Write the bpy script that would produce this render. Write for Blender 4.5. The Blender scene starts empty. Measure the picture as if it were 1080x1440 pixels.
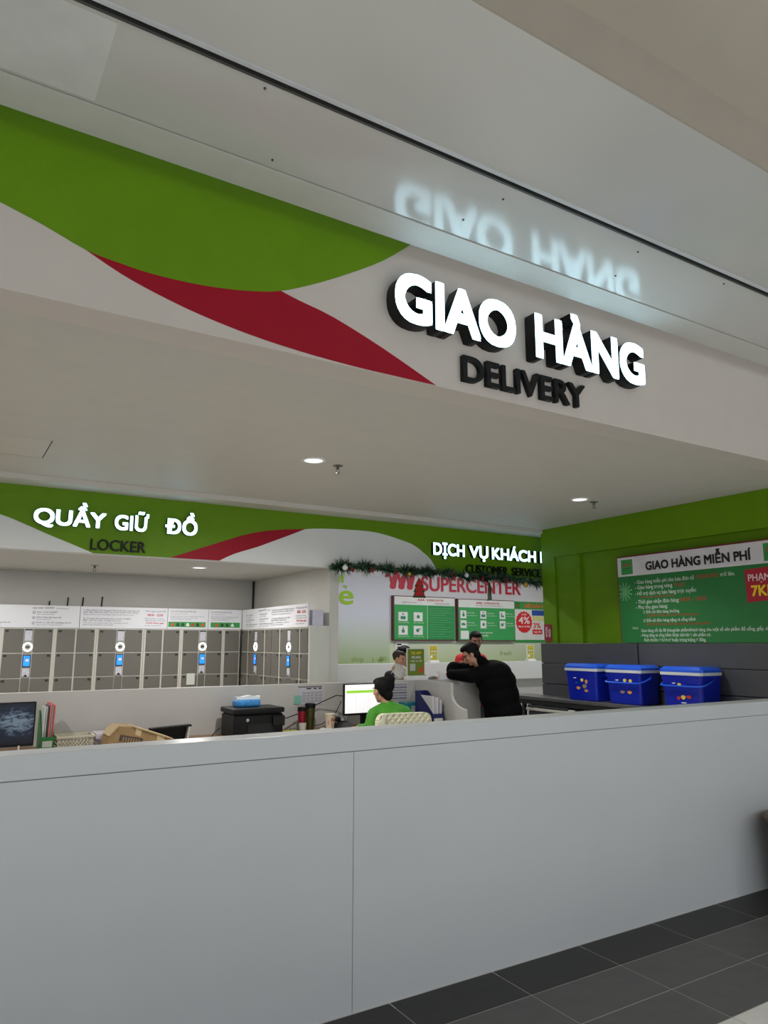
import bpy, bmesh, math, random
from mathutils import Vector, Matrix
random.seed(7)
PI = math.pi
sc = bpy.context.scene
col = sc.collection

# ------------------------------------------------------------------ camera
cam_d = bpy.data.cameras.new('camera'); cam = bpy.data.objects.new('camera', cam_d); col.objects.link(cam)
cam_d.sensor_fit = 'VERTICAL'; cam_d.sensor_height = 36.0; cam_d.lens = 1015.0 / 1440.0 * 36.0
cam_d.clip_start = 0.05; cam_d.clip_end = 200
cam.location = (0, 0, 1.6)
cam.rotation_euler = (PI / 2 + math.atan(184 / 1015.0), 0, -math.radians(31.6))
sc.camera = cam
# ------------------------------------------------------------------ world, exposure
world = bpy.data.worlds.new('mall_ambient'); sc.world = world; world.use_nodes = True
world.node_tree.nodes['Background'].inputs[0].default_value = (0.86, 0.93, 1.0, 1)
world.node_tree.nodes['Background'].inputs[1].default_value = 1.45
sc.view_settings.view_transform = 'Standard'; sc.view_settings.look = 'None'
sc.view_settings.gamma = 1.0; sc.view_settings.use_curve_mapping = False
sc.view_settings.exposure = 0.0

# ------------------------------------------------------------------ helpers
def lin(c):
    return tuple(((v / 255) / 12.92 if v / 255 <= 0.04045 else ((v / 255 + 0.055) / 1.055) ** 2.4) for v in c)
MATS = {}
def mat(name, rgb, rough=0.5, metal=0.0, emit=0.0, var=0.06, scale=6.0, bump=0.0, spec=0.5, bscale=None, coat=0.0):
    if name in MATS: return MATS[name]
    m = bpy.data.materials.new(name); m.use_nodes = True; MATS[name] = m
    nt = m.node_tree; b = nt.nodes['Principled BSDF']; c = lin(rgb)
    b.inputs['Roughness'].default_value = rough; b.inputs['Metallic'].default_value = metal
    b.inputs['Specular IOR Level'].default_value = spec
    if coat: b.inputs['Coat Weight'].default_value = coat; b.inputs['Coat Roughness'].default_value = 0.12
    tc = nt.nodes.new('ShaderNodeTexCoord')
    n = nt.nodes.new('ShaderNodeTexNoise'); n.inputs['Scale'].default_value = scale; n.inputs['Detail'].default_value = 3
    nt.links.new(tc.outputs['Object'], n.inputs['Vector'])
    r = nt.nodes.new('ShaderNodeValToRGB')
    r.color_ramp.elements[0].position = 0.3; r.color_ramp.elements[1].position = 0.7
    r.color_ramp.elements[0].color = tuple(v * (1 - var) for v in c) + (1,)
    r.color_ramp.elements[1].color = tuple(min(1, v * (1 + var)) for v in c) + (1,)
    nt.links.new(n.outputs['Fac'], r.inputs['Fac'])
    nt.links.new(r.outputs['Color'], b.inputs['Base Color'])
    if emit:
        b.inputs['Emission Color'].default_value = c + (1,); b.inputs['Emission Strength'].default_value = emit
    if bump:
        n2 = nt.nodes.new('ShaderNodeTexNoise'); n2.inputs['Scale'].default_value = bscale or 60
        nt.links.new(tc.outputs['Object'], n2.inputs['Vector'])
        bp = nt.nodes.new('ShaderNodeBump'); bp.inputs['Strength'].default_value = bump; bp.inputs['Distance'].default_value = 0.01
        nt.links.new(n2.outputs['Fac'], bp.inputs['Height']); nt.links.new(bp.outputs['Normal'], b.inputs['Normal'])
    return m

M = mat

class MB:
    def __init__(s): s.v = []; s.f = []; s.m = []; s.cur = 0
    def add(s, vs, fs):
        o = len(s.v); s.v += [Vector(p) for p in vs]
        for f in fs: s.f.append([i + o for i in f]); s.m.append(s.cur)
        return s
    def box(s, a, b):
        (x0, y0, z0), (x1, y1, z1) = a, b
        x0, x1 = min(x0, x1), max(x0, x1); y0, y1 = min(y0, y1), max(y0, y1); z0, z1 = min(z0, z1), max(z0, z1)
        return s.add([(x0,y0,z0),(x1,y0,z0),(x1,y1,z0),(x0,y1,z0),(x0,y0,z1),(x1,y0,z1),(x1,y1,z1),(x0,y1,z1)],
                     [(0,3,2,1),(4,5,6,7),(0,1,5,4),(1,2,6,5),(2,3,7,6),(3,0,4,7)])
    def bbox(s, a, b, r=0.01):            # box with chamfered edges
        bm = bmesh.new(); bmesh.ops.create_cube(bm, size=1)
        c = [(p + q) / 2 for p, q in zip(a, b)]; d = [abs(q - p) for p, q in zip(a, b)]
        for v in bm.verts: v.co = Vector((c[0] + v.co.x * d[0], c[1] + v.co.y * d[1], c[2] + v.co.z * d[2]))
        bmesh.ops.bevel(bm, geom=bm.edges[:], offset=min(r, min(d) * 0.45), segments=2, affect='EDGES', profile=0.5)
        return s.bm(bm)
    def bm(s, bm):
        bm.verts.index_update()
        s.add([v.co.copy() for v in bm.verts], [[v.index for v in f.verts] for f in bm.faces]); bm.free(); return s
    def cyl(s, p0, p1, r0, r1=None, n=14, caps=True):
        p0, p1 = Vector(p0), Vector(p1); r1 = r0 if r1 is None else r1
        d = (p1 - p0).normalized(); u = d.orthogonal().normalized(); w = d.cross(u)
        vs = []
        for p, r in ((p0, r0), (p1, r1)):
            vs += [p + (u * math.cos(2*PI*i/n) + w * math.sin(2*PI*i/n)) * r for i in range(n)]
        fs = [(i, (i+1) % n, n + (i+1) % n, n + i) for i in range(n)]
        if caps: fs += [tuple(reversed(range(n))), tuple(range(n, 2*n))]
        return s.add(vs, fs)
    def tube(s, pts, r, n=8):
        pts = [Vector(p) for p in pts]; vs = []; fs = []
        u = None
        for i, p in enumerate(pts):
            d = (pts[min(i+1, len(pts)-1)] - pts[max(i-1, 0)]).normalized()
            u = d.orthogonal().normalized() if u is None else (u - d * u.dot(d)).normalized()
            w = d.cross(u)
            vs += [p + (u * math.cos(2*PI*k/n) + w * math.sin(2*PI*k/n)) * r for k in range(n)]
        for i in range(len(pts) - 1):
            fs += [(i*n+k, i*n+(k+1)%n, (i+1)*n+(k+1)%n, (i+1)*n+k) for k in range(n)]
        fs += [tuple(reversed(range(n))), tuple(range((len(pts)-1)*n, len(pts)*n))]
        return s.add(vs, fs)
    def lathe(s, prof, c=(0,0,0), n=20):   # prof: list of (r, z)
        vs = []; fs = []; k = len(prof)
        for i in range(n):
            a = 2*PI*i/n
            vs += [(c[0] + r*math.cos(a), c[1] + r*math.sin(a), c[2] + z) for r, z in prof]
        for i in range(n):
            j = (i+1) % n
            fs += [(i*k+q, j*k+q, j*k+q+1, i*k+q+1) for q in range(k-1)]
        return s.add(vs, fs)
    def ell(s, c, r, rot=None, nu=16, nv=10):
        c = Vector(c); r = (r, r, r) if isinstance(r, (int, float)) else r
        vs = []; fs = []
        for j in range(nv + 1):
            t = PI * j / nv
            for i in range(nu):
                p = 2*PI*i/nu
                q = Vector((r[0]*math.sin(t)*math.cos(p), r[1]*math.sin(t)*math.sin(p), r[2]*math.cos(t)))
                vs.append(c + (rot @ q if rot else q))
        for j in range(nv):
            fs += [(j*nu+i, (j+1)*nu+i, (j+1)*nu+(i+1)%nu, j*nu+(i+1)%nu) for i in range(nu)]
        return s.add(vs, fs)
    def cap(s, p0, p1, r0, r1=None, n=12):  # tapered capsule
        r1 = r0 if r1 is None else r1
        s.cyl(p0, p1, r0, r1, n); s.ell(p0, r0, None, n, 8); s.ell(p1, r1, None, n, 8); return s
    def chain(s, pts, rs):
        for i in range(len(pts)-1): s.cap(pts[i], pts[i+1], rs[i], rs[i+1])
        return s
    def prism(s, poly, fn, t0, t1):       # polygon (a,b) swept from t0 to t1, fn(a,b,t)->xyz
        n = len(poly)
        vs = [fn(a, b, t0) for a, b in poly] + [fn(a, b, t1) for a, b in poly]
        return s.add(vs, [tuple(range(n)), tuple(reversed(range(n, 2*n)))] + [(i, n+i, n+(i+1)%n, (i+1)%n) for i in range(n)])
    def mesh(s, name):
        me = bpy.data.meshes.new(name); me.from_pydata([tuple(v) for v in s.v], [], s.f); me.validate(); me.update()
        bm = bmesh.new(); bm.from_mesh(me); bmesh.ops.remove_doubles(bm, verts=bm.verts[:], dist=1e-6)
        bmesh.ops.recalc_face_normals(bm, faces=bm.faces[:]); bm.to_mesh(me); bm.free()
        return me

def mw(o):
    m = o.matrix_basis.copy()
    while o.parent: o = o.parent; m = o.matrix_basis @ m
    return m
def setp(o, label=None, cat=None, group=None, kind=None):
    if label: o['label'] = label
    if cat: o['category'] = cat
    if group: o['group'] = group
    if kind: o['kind'] = kind
    return o
def smooth(me, ang=35):
    me.polygons.foreach_set('use_smooth', [True] * len(me.polygons))
    try: me.set_sharp_from_angle(angle=math.radians(ang))
    except Exception: pass
def link(name, me, m, parent=None, sm=False):
    ms = m if isinstance(m, (list, tuple)) else [m]
    me.materials.clear()
    for q in ms: me.materials.append(q)
    if sm: smooth(me)
    o = bpy.data.objects.new(name, me); col.objects.link(o); o.parent = parent
    return o
def part(name, mb, m, parent=None, sm=False):
    """mb holds world coordinates; the object hangs under parent (or gets its own base point)"""
    me = mb.mesh(name)
    if parent is not None:
        me.transform(mw(parent).inverted()); return link(name, me, m, parent, sm)
    xs = [v.co for v in me.vertices]
    c = Vector(((min(v.x for v in xs) + max(v.x for v in xs)) / 2, (min(v.y for v in xs) + max(v.y for v in xs)) / 2, min(v.z for v in xs)))
    me.transform(Matrix.Translation(-c)); o = link(name, me, m, None, sm); o.location = c
    return o
def thing(name, label, cat, loc=(0,0,0), rz=0, group=None, kind=None):
    o = bpy.data.objects.new(name, None); col.objects.link(o); o.empty_display_size = 0.1
    o.location = loc; o.rotation_euler = (0, 0, rz)
    return setp(o, label, cat, group, kind)
def dup(root, loc, rz, label):
    def cp(o, p):
        c = o.copy(); col.objects.link(c); c.parent = p
        for ch in o.children: cp(ch, c)
        return c
    r = cp(root, None); r.location = loc; r.rotation_euler = (0, 0, rz); r['label'] = label
    return r
def struct(name, mb, m, sm=False): return setp(part(name, mb, m, None, sm), kind='structure')
def one(name, mb, m, label, cat, group=None, sm=False): return setp(part(name, mb, m, None, sm), label, cat, group)
SB = lambda a, b: MB().box(a, b)

# facing frames: local x = reading direction, local y = up, local z = towards the reader
def FY(x, y, z): return Matrix(((1,0,0,x),(0,0,-1,y),(0,1,0,z),(0,0,0,1)))     # surface facing -Y
def FX(x, y, z): return Matrix(((0,0,-1,x),(-1,0,0,y),(0,1,0,z),(0,0,0,1)))    # surface facing -X
TC = {}
def raw_text(s, bold, ext):
    cu = bpy.data.curves.new('lettering', 'FONT'); cu.body = s; cu.offset = bold; cu.extrude = ext; cu.resolution_u = 3 if len(s) > 3 else 6; cu.fill_mode = 'BOTH'
    o = bpy.data.objects.new('lettering', cu); col.objects.link(o)
    dg = bpy.context.evaluated_depsgraph_get(); dg.update()
    me = bpy.data.meshes.new_from_object(o.evaluated_get(dg), depsgraph=dg)
    bpy.data.objects.remove(o); bpy.data.curves.remove(cu)
    return me
def ext_of(me):
    xs = [v.co.x for v in me.vertices]; ys = [v.co.y for v in me.vertices]
    return min(xs), max(xs), min(ys), max(ys)
CAP = ext_of(raw_text('H', 0, 0))[3]
def text(s, h, w=None, bold=0.0, depth=0.0, shear=0.0):
    """mesh with baseline at 0, left edge at 0, capital height h, optional total width w; depth along +z"""
    k = h / (CAP + bold * 1.0)
    me = raw_text(s, bold if 'M' not in s else 0, 0.5 if depth else 0)
    if bold and 'M' in s:                  # heavier strokes by stacked shifted copies
        bm = bmesh.new()
        for n_, (dx, dy) in enumerate(((-1,-1),(-1,1),(1,-1),(1,1),(0,1),(0,-1),(1,0),(-1,0))):
            c = me.copy(); c.transform(Matrix.Translation((dx*bold*0.8, dy*bold*0.8, 0.0005 * n_))); bm.from_mesh(c); bpy.data.meshes.remove(c)
        bm.to_mesh(me); bm.free()
    x0, x1, y0, y1 = ext_of(me)
    kx = k if w is None else w / (x1 - x0)
    for v in me.vertices:
        y = v.co.y * k
        v.co = Vector(((v.co.x - x0) * kx + shear * y, y, (v.co.z + 0.5) * depth if depth else v.co.z * 0.5))
    me.update(); return me
def put(name, me, m, parent, M, sm=False):
    if parent is not None: me.transform(mw(parent).inverted() @ M); return link(name, me, m, parent, sm)
    o = link(name, me, m, None, sm); o.matrix_basis = M; return o
def letters(sign, words, h, z, bold, depth, msides, mface, F, plane, off=0.0015):
    """each capital its own part; a lit face, if any, is a sub-part"""
    D8 = ((-1,-1),(-1,1),(1,-1),(1,1),(0,1.1),(0,-1.1),(1.1,0),(-1.1,0))
    for s, x, w in words:
        d = bold * 0.62; k = h / (CAP + 2*d); fx0, fx1, _, _ = ext_of(raw_text(s, 0, 0)); fx0 -= d; fx1 += d; kx = w / (fx1 - fx0)
        bar = ext_of(raw_text('I', 0, 0))
        for i, ch in enumerate(s):
            adv = ext_of(raw_text(s[:i] + 'I', 0, 0))[1] - bar[1]
            for face in ((False, True) if mface else (False,)):
                me = raw_text(ch, 0, 0 if face else 0.5); bm = bmesh.new()
                for n_, (dx, dy) in enumerate(D8):        # heavier strokes from shifted copies
                    c = me.copy()
                    for v in c.vertices:
                        v.co = Vector(((v.co.x + dx*d + adv - fx0) * kx, (v.co.y + dy*d + d) * k, depth + off + 0.0002*n_ if face else (v.co.z + 0.5) * (depth + 0.00002*n_)))
                    bm.from_mesh(c); bpy.data.meshes.remove(c)
                bm.to_mesh(me); bm.free(); me.update()
                if not face: body = put('letter', me, msides, sign, F(x, plane, z))
                else: put('letter_face', me, mface, body, F(x, plane, z))

# ------------------------------------------------------------------ materials
white_wall = mat('white_wall_paint', (206, 203, 196), 0.6, var=0.02)
ceil_gloss = mat('satin_ceiling_paint', (196, 196, 193), 0.15, var=0.025, scale=1.6, spec=0.75)
ceil_strip = mat('matt_ceiling_strip', (200, 199, 194), 0.5, var=0.02)
ceil_matt = mat('ceiling_paint', (200, 195, 186), 0.55, var=0.02)
upper_paint = mat('upper_ceiling_paint', (180, 172, 160), 0.7, var=0.02)
fascia_paint = mat('fascia_paint', (205, 196, 188), 0.45, var=0.015)
green = mat('lime_green_paint', (100, 142, 0), 0.5, spec=0.25, var=0.03)
red = mat('crimson_paint', (156, 4, 34), 0.5, spec=0.25, var=0.03)
lam = mat('white_laminate', (209, 212, 215), 0.3, var=0.015, scale=2)
lam2 = mat('white_partition', (188, 187, 184), 0.4, var=0.02)
seam = mat('dark_joint', (70, 70, 72), 0.8)
alu = mat('aluminium', (190, 192, 194), 0.3, 1.0, var=0.04)
black = mat('black_plastic', (12, 12, 14), 0.45, spec=0.3)
lit = mat('lit_acrylic', (200, 240, 255), 0.4, emit=3.6, var=0.0)
lit2 = mat('lit_acrylic_far', (196, 238, 255), 0.4, emit=2.6, var=0.0)
letter_black = mat('black_acrylic', (10, 10, 12), 0.5, spec=0.3)
grout = mat('pale_grout', (176, 172, 164), 0.8)
tile_dark = mat('charcoal_tile', (40, 37, 36), 0.5, var=0.2, scale=9, bump=0.05)
tile_grey = mat('grey_tile', (84, 82, 80), 0.45, var=0.12, scale=9, bump=0.05)
tile_pale = mat('pale_tile', (214, 211, 204), 0.3, var=0.05)
floor_in = mat('inner_floor_tile', (214, 210, 202), 0.3, var=0.05)


# ------------------------------------------------------------------ structure: floor
fl = struct('floor', SB((-9, -8, -0.12), (13, 3.0, -0.0012)), grout)
random.seed(3)
tile_me = {}
xs = [-1.09 + 0.6 * i for i in range(14)]
rows = [(2.777, 3.058, tile_dark), (2.475, 2.777, tile_grey), (2.171, 2.475, tile_grey)] + [(2.171 - 0.304*(i+1), 2.171 - 0.304*i, tile_pale) for i in range(4)]
for (y0, y1, tm) in rows:
    me = SB((0, 0, -0.0012), (0.594, y1 - y0 - 0.006, 0.0)).mesh('floor_tile')
    me.materials.append(tm)
    for x in xs:
        o = bpy.data.objects.new('floor_tile', me); col.objects.link(o); o.parent = fl
        o.matrix_basis = mw(fl).inverted() @ Matrix.Translation((x, y0, 0))
far_tiles = M('pale_tile_field', (214, 211, 204), 0.3, var=0.05)
part('tile_field', SB((-9, -8, -0.0011), (13, 0.954, 0.0)), far_tiles, fl)
part('tile_field', SB((-9, 0.956, -0.0011), (-1.1, 3.0, 0.0)), far_tiles, fl)
part('tile_field', SB((7.32, 0.956, -0.0011), (13, 3.0, 0.0)), far_tiles, fl)
struct('floor_inner', SB((-4, 3.001, -0.12), (13, 12, -0.001)), floor_in)

# ------------------------------------------------------------------ structure: ceilings
CZ = 3.672
ce = thing('ceiling', None, None, (0, 2.3, CZ), kind='structure')
part('ceiling_panel', SB((-9, 2.724, CZ - 0.001), (13, 2.9085, 4.1)), ceil_strip, ce)
part('ceiling_panel', SB((-9, 2.257, CZ + 0.002), (13, 2.713, 4.1)), ceil_gloss, ce)
part('ceiling_joint', SB((-9, 2.7131, CZ + 0.006), (13, 2.7239, 4.1)), M('joint_filler', (150, 148, 142), 0.8), ce)
part('ceiling_panel', SB((-9, 1.578, CZ), (13, 2.203, 4.1)), ceil_gloss, ce)
part('ceiling_riser', SB((-9, 1.570, CZ + 0.001), (13, 1.5779, 3.8999)), M('riser_paint', (166, 157, 145), 0.7, var=0.02), ce)
for x, y in ((0.878, 2.29), (1.065, 2.66), (2.11, 2.35), (2.053, 2.585), (3.04, 2.33), (3.755, 2.30), (3.14, 2.57)):
    part('ceiling_screw', MB().cyl((x, y, CZ - 0.0025), (x, y, CZ + 0.01), 0.0055, n=8), M('dull_screw', (95, 92, 88), 0.5, 0.6), ce)
part('ceiling_patch', SB((-0.4, 2.28, CZ + 0.0012), (0.34, 2.70, CZ + 0.01)), M('patched_plaster', (206, 207, 206), 0.45, var=0.06, scale=5, bump=0.1), ce)
tr = thing('trim_1', None, None, (0, 2.23, CZ), kind='structure')
part('channel_flange', SB((-9, 2.2031, CZ - 0.006), (13, 2.222, CZ + 0.02)), M('channel_pale', (196, 199, 202), 0.35), tr)
part('channel_slot', SB((-9, 2.2221, CZ + 0.02), (13, 2.245, CZ + 0.08)), M('channel_shadow', (60, 60, 60), 0.7), tr)
part('channel_flange', SB((-9, 2.2451, CZ - 0.004), (13, 2.2569, CZ + 0.02)), M('channel_dark_lip', (84, 84, 84), 0.5, 0.5), tr)
struct('ceiling_upper', SB((-9, -8, 3.90), (13, 1.578, 4.3)), upper_paint)
struct('ceiling_inner', SB((-3, 3.2601, 2.985), (13, 6.54, 3.2)), ceil_matt)
struct('trim_2', SB((-3, 6.54, 2.938), (13, 6.80, 3.2)), M('reveal_paint', (205, 202, 195), 0.5, var=0.01))
ap = struct('trim_3', SB((0.05, 5.36, 2.9835), (0.575, 5.90, 2.99)), M('hatch_paint', (204, 199, 190), 0.55, var=0.01))
part('hatch_gap', SB((0.575, 5.35, 2.983), (0.583, 5.91, 2.99)), seam, ap)
part('hatch_gap', SB((0.05, 5.90, 2.983), (0.583, 5.905, 2.99)), M('pale_joint', (140, 138, 132), 0.8), ap)

# ------------------------------------------------------------------ structure: front fascia with painted swooshes
wf = struct('wall_front_fascia', SB((-9, 3.06, 2.985), (13, 3.26, 4.1)), fascia_paint)
def swoosh(name, poly, y, t, m, parent): part(name, MB().prism(poly, lambda a, b, s: (a, y - s, b), 0.0, t), m, parent)
g_low = [(0.065,3.349),(0.226,3.301),(0.401,3.239),(0.527,3.221),(0.664,3.209),(0.854,3.213),(1.022,3.231),(1.162,3.257),(1.29,3.294),(1.462,3.376),(1.665,3.492),(1.883,3.633),(2.056,3.779)]
def rnd(p, n=3):                           # Catmull-Rom refinement of an outline
    q = []
    for i in range(len(p) - 1):
        a, b, c, d = p[max(i-1, 0)], p[i], p[i+1], p[min(i+2, len(p)-1)]
        for k in range(n):
            t = k / n
            q.append(tuple(0.5 * (2*b[j] + (c[j]-a[j])*t + (2*a[j]-5*b[j]+4*c[j]-d[j])*t*t + (3*b[j]-a[j]-3*c[j]+d[j])*t**3) for j in (0, 1)))
    return q + [p[-1]]
swoosh('green_swoosh', [(-2.4, 3.779), (-1.6, 3.70), (-0.7, 3.53)] + rnd(g_low), 3.06, 0.003, green, wf)
r_low = [(0.401,3.239),(0.545,3.173),(0.699,3.122),(0.894,3.073),(1.134,3.032),(1.392,3.006),(1.67,2.992),(1.883,2.989),(2.216,2.988)]
r_up = [(2.216,2.988),(1.883,3.124),(1.585,3.227),(1.386,3.27),(1.29,3.294)]
swoosh('red_swoosh', rnd(r_low) + rnd(r_up)[1:] + list(reversed(rnd(g_low[2:9])))[1:-1], 3.06, 0.002, red, wf)

sg = thing('channel_letter_sign', 'large white lit letters reading GIAO HÀNG with deep black sides on front fascia', 'sign', (2.9, 3.058, 3.27))
letters(sg, [('GIAO', 1.897, 0.835), ('HÀNG', 2.887, 0.975)], 0.280, 3.268, 0.060, 0.085, letter_black, lit, FY, 3.058)
sg = thing('letter_sign', 'black raised letters reading DELIVERY below the large lit words', 'sign', (2.86, 3.058, 3.04))
letters(sg, [('DELIVERY', 2.385, 0.965)], 0.15, 3.043, 0.024, 0.03, letter_black, None, FY, 3.058)

# ------------------------------------------------------------------ structure: back fascia
wb = struct('wall_back_fascia', SB((-3, 6.80, 2.385), (13, 6.92, 3.2)), M('bright_fascia_paint', (222, 224, 224), 0.45, var=0.01))
gl = [(-0.6,2.80),(0.0,2.755),(0.382,2.668),(0.571,2.602),(0.76,2.528),(0.961,2.455),(1.142,2.386)]
rup = [(1.823,2.387),(2.097,2.491),(2.448,2.625),(2.587,2.671),(2.753,2.714),(2.987,2.751),(3.212,2.773)]
rlow = [(2.30,2.387),(2.454,2.465),(2.682,2.546),(2.864,2.622),(3.052,2.701),(3.212,2.773)]
gr = [(3.212,2.773),(3.412,2.795),(3.819,2.811),(4.109,2.803),(4.43,2.743),(4.585,2.699),(4.712,2.626),(4.828,2.54),(4.93,2.386)]
swoosh('green_swoosh', [(-1.6, 2.95)] + rnd(gl) + rnd(rup)[:-1] + rnd(gr) + [(8.6, 2.386), (8.6, 2.95)], 6.80, 0.003, green, wb)
swoosh('red_swoosh', rnd(rlow) + list(reversed(rnd(rup)))[1:], 6.80, 0.002, red, wb)
sg = thing('channel_letter_sign', 'white lit letters reading QUẦY GIỮ ĐỒ on the green locker fascia', 'sign', (1.35, 6.798, 2.6))
letters(sg, [('QUẦY', 0.635, 0.59), ('GIỮ', 1.30, 0.30), ('ĐỒ', 1.753, 0.305)], 0.138, 2.606, 0.044, 0.04, letter_black, lit2, FY, 6.797)
sg = thing('letter_sign', 'black raised letters reading LOCKER on green fascia', 'sign', (1.35, 6.798, 2.41))
letters(sg, [('LOCKER', 1.112, 0.48)], 0.098, 2.415, 0.012, 0.02, letter_black, None, FY, 6.797)
sg = thing('channel_letter_sign', 'white lit letters reading DỊCH VỤ KHÁCH HÀNG above the garland', 'sign', (5.9, 6.798, 2.6))
letters(sg, [('DỊCH', 4.826, 0.455), ('VỤ', 5.352, 0.29), ('KHÁCH', 5.70, 0.72), ('HÀNG', 6.495, 0.56)], 0.142, 2.602, 0.044, 0.04, letter_black, lit2, FY, 6.797)
sg = thing('letter_sign', 'black raised letters reading CUSTOMER SERVICE partly behind the garland', 'sign', (5.9, 6.798, 2.42))
letters(sg, [('CUSTOMER', 5.319, 0.65), ('SERVICE', 6.035, 0.49)], 0.098, 2.422, 0.012, 0.02, letter_black, None, FY, 6.797)

# ------------------------------------------------------------------ structure: walls
struct('wall_light_block_left', SB((-6.1, -8, 0), (-6.0, 3.06, 4.1)), M('light_block_grey', (170, 166, 160), 0.6))  # unseen wall added to keep side light off the right green wall
struct('wall_light_block_right', SB((13, -8, 0), (13.1, 3.06, 4.1)), M('light_block_grey', (0,0,0)))  # its unseen counterpart, added to shut out light from the other side
struct('wall_left', SB((-3.1, 3.0, 0), (-3.0, 9.3, 3.2)), white_wall)
struct('wall_locker_back', SB((-3.0, 9.145, 0), (3.59, 9.265, 2.6)), M('locker_wall_paint', (188, 186, 180), 0.6, var=0.02))
ws = struct('wall_locker_side', SB((3.59, 6.95, 0), (3.70, 9.265, 2.9)), M('locker_side_paint', (205, 204, 198), 0.55, var=0.02))
struct('ceiling_locker', SB((-3.0, 6.92, 2.41), (3.59, 9.145, 2.6)), white_wall)
wg = struct('wall_service_back', SB((3.70, 9.30, 0), (13, 9.42, 3.2)), white_wall)
struct('ceiling_service', SB((3.70, 6.92, 2.9), (13, 9.30, 3.2)), white_wall)
struct('wall_service_right', SB((10.4, 6.92, 0), (10.5, 9.3, 2.9)), white_wall)
# right green wall with header, pilaster and recessed field
wr = struct('wall_right', SB((6.40, 3.26, 0), (6.60, 6.575, 2.985)), green)
part('header', SB((6.343, 3.26, 2.63), (6.40, 6.575, 2.985)), green, wr)
part('pilaster', SB((6.343, 6.36, 1.59), (6.40, 6.575, 2.63)), green, wr)
part('pilaster', SB((6.365, 5.98, 1.59), (6.40, 6.359, 2.63)), green, wr)
struct('wall_front_right', SB((6.75, 3.06, 0), (13, 3.2, 2.985)), white_wall)

# graphic print on the service wall (printed fade from lilac white to pale green)
def fade(name, c0, c1, z0, z1):
    m = bpy.data.materials.new(name); m.use_nodes = True; nt = m.node_tree; b = nt.nodes['Principled BSDF']; b.inputs['Roughness'].default_value = 0.45
    g = nt.nodes.new('ShaderNodeNewGeometry'); sp = nt.nodes.new('ShaderNodeSeparateXYZ'); mr = nt.nodes.new('ShaderNodeMapRange')
    r = nt.nodes.new('ShaderNodeValToRGB'); nt.links.new(g.outputs['Position'], sp.inputs[0]); nt.links.new(sp.outputs['Z'], mr.inputs['Value'])
    mr.inputs['From Min'].default_value = z0; mr.inputs['From Max'].default_value = z1
    r.color_ramp.elements[0].color = lin(c0) + (1,); r.color_ramp.elements[1].color = lin(c1) + (1,)
    nt.links.new(mr.outputs[0], r.inputs[0]); nt.links.new(r.outputs[0], b.inputs['Base Color']); return m
print_fade = fade('printed_wall_graphic', (196, 214, 168), (216, 217, 226), 1.28, 2.05)
part('wall_print', SB((3.70, 9.292, 1.1), (10.4, 9.30, 2.9)), print_fade, wg)
part('wall_print', SB((4.75, 9.268, 1.2), (5.80, 9.292, 2.58)), fade('printed_panel_graphic', (172, 194, 142), (204, 208, 222), 1.28, 2.0), wg)
lime = M('lime_print', (150, 196, 30), 0.45); crim = M('crimson_print', (190, 24, 62), 0.45); wht = M('white_print', (238, 238, 240), 0.45)
olive = M('olive_print', (128, 158, 70), 0.5)
def flat(name, me, m, parent, x, y, z, F=FY): return put(name, me, m, parent, F(x, y, z))
sl = thing('wall_lettering', 'lime green letter e with marks on pale wall at garland end', 'lettering', (5.05, 9.262, 2.15))
flat('letter', text('e', 0.285, 0.24, 0.012, 0.006), lime, sl, 4.935, 9.266, 2.155)
part('mark', MB().prism([(0,0),(0.03,0.0),(0.035,0.11),(0.003,0.10)], lambda a, b, s: (4.925+a, 9.266-s, 2.455+b), 0, 0.006), lime, sl)
part('mark', MB().prism([(0,0),(0.03,0.005),(0.038,0.13),(0.006,0.12)], lambda a, b, s: (4.978+a, 9.266-s, 2.46+b), 0, 0.006), lime, sl)
part('mark', MB().prism([(0,0.03),(0.03,0.052),(0.075,0.05),(0.08,0.03),(0.06,0.0),(0.055,0.0),(0.062,0.028),(0.03,0.034)], lambda a, b, s: (4.985+a, 9.266-s, 2.37+b), 0, 0.006), lime, sl)
flat('doodle_text', text('shop', 0.07, 0.2, 0.0, 0), olive, wg, 5.15, 9.2665, 1.335)
flat('doodle_text', text('i w', 0.06, 0.2, 0.0, 0), olive, wg, 5.5, 9.2665, 1.33)
flat('doodle_text', text('go', 0.08, 0.12, 0.0, 0), olive, wg, 5.62, 9.2665, 1.345)
flat('doodle_text', text('fresh', 0.07, 0.25, 0.0, 0), olive, wg, 7.95, 9.290, 1.40)

def zig_logo(parent, x, z, w, h, y, m, t=0.012):   # row of slanted rounded strokes
    n = 4; st = w / n
    for i in range(n):
        p = []
        hh = h * (0.9 if i == 0 else 1.0)
        cx = x + st * (i + 0.35)
        p = [(cx + st*0.55, z + hh), (cx + st*0.95, z + hh), (cx + st*0.62, z + h*0.25)]
        p += [(cx + st*0.28 + st*0.34*math.cos(a), z + h*0.14 + h*0.14*math.sin(a)) for a in [-PI*k/8 for k in range(0, 9)]]
        p += [(cx + st*0.12, z + hh*0.62)]
        part('logo_stroke', MB().prism(p, lambda a, b, s: (a, y - s, b), 0, t), m, parent)
        if i < n - 1:
            q = [(cx + st*0.70, z + hh), (cx + st*1.0, z + hh*1.0), (cx + st*1.30, z + h*0.35), (cx + st*1.05, z + h*0.3)]
            part('logo_stroke', MB().prism(q, lambda a, b, s: (a, y - s, b), 0, t * 0.9), m, parent)
sl = thing('wall_lettering', 'large red zigzag logo and SUPERCENTER lettering behind the garland', 'lettering', (7.0, 9.29, 2.4))
zig_logo(sl, 5.62, 2.405, 0.62, 0.25, 9.291, crim)
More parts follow.
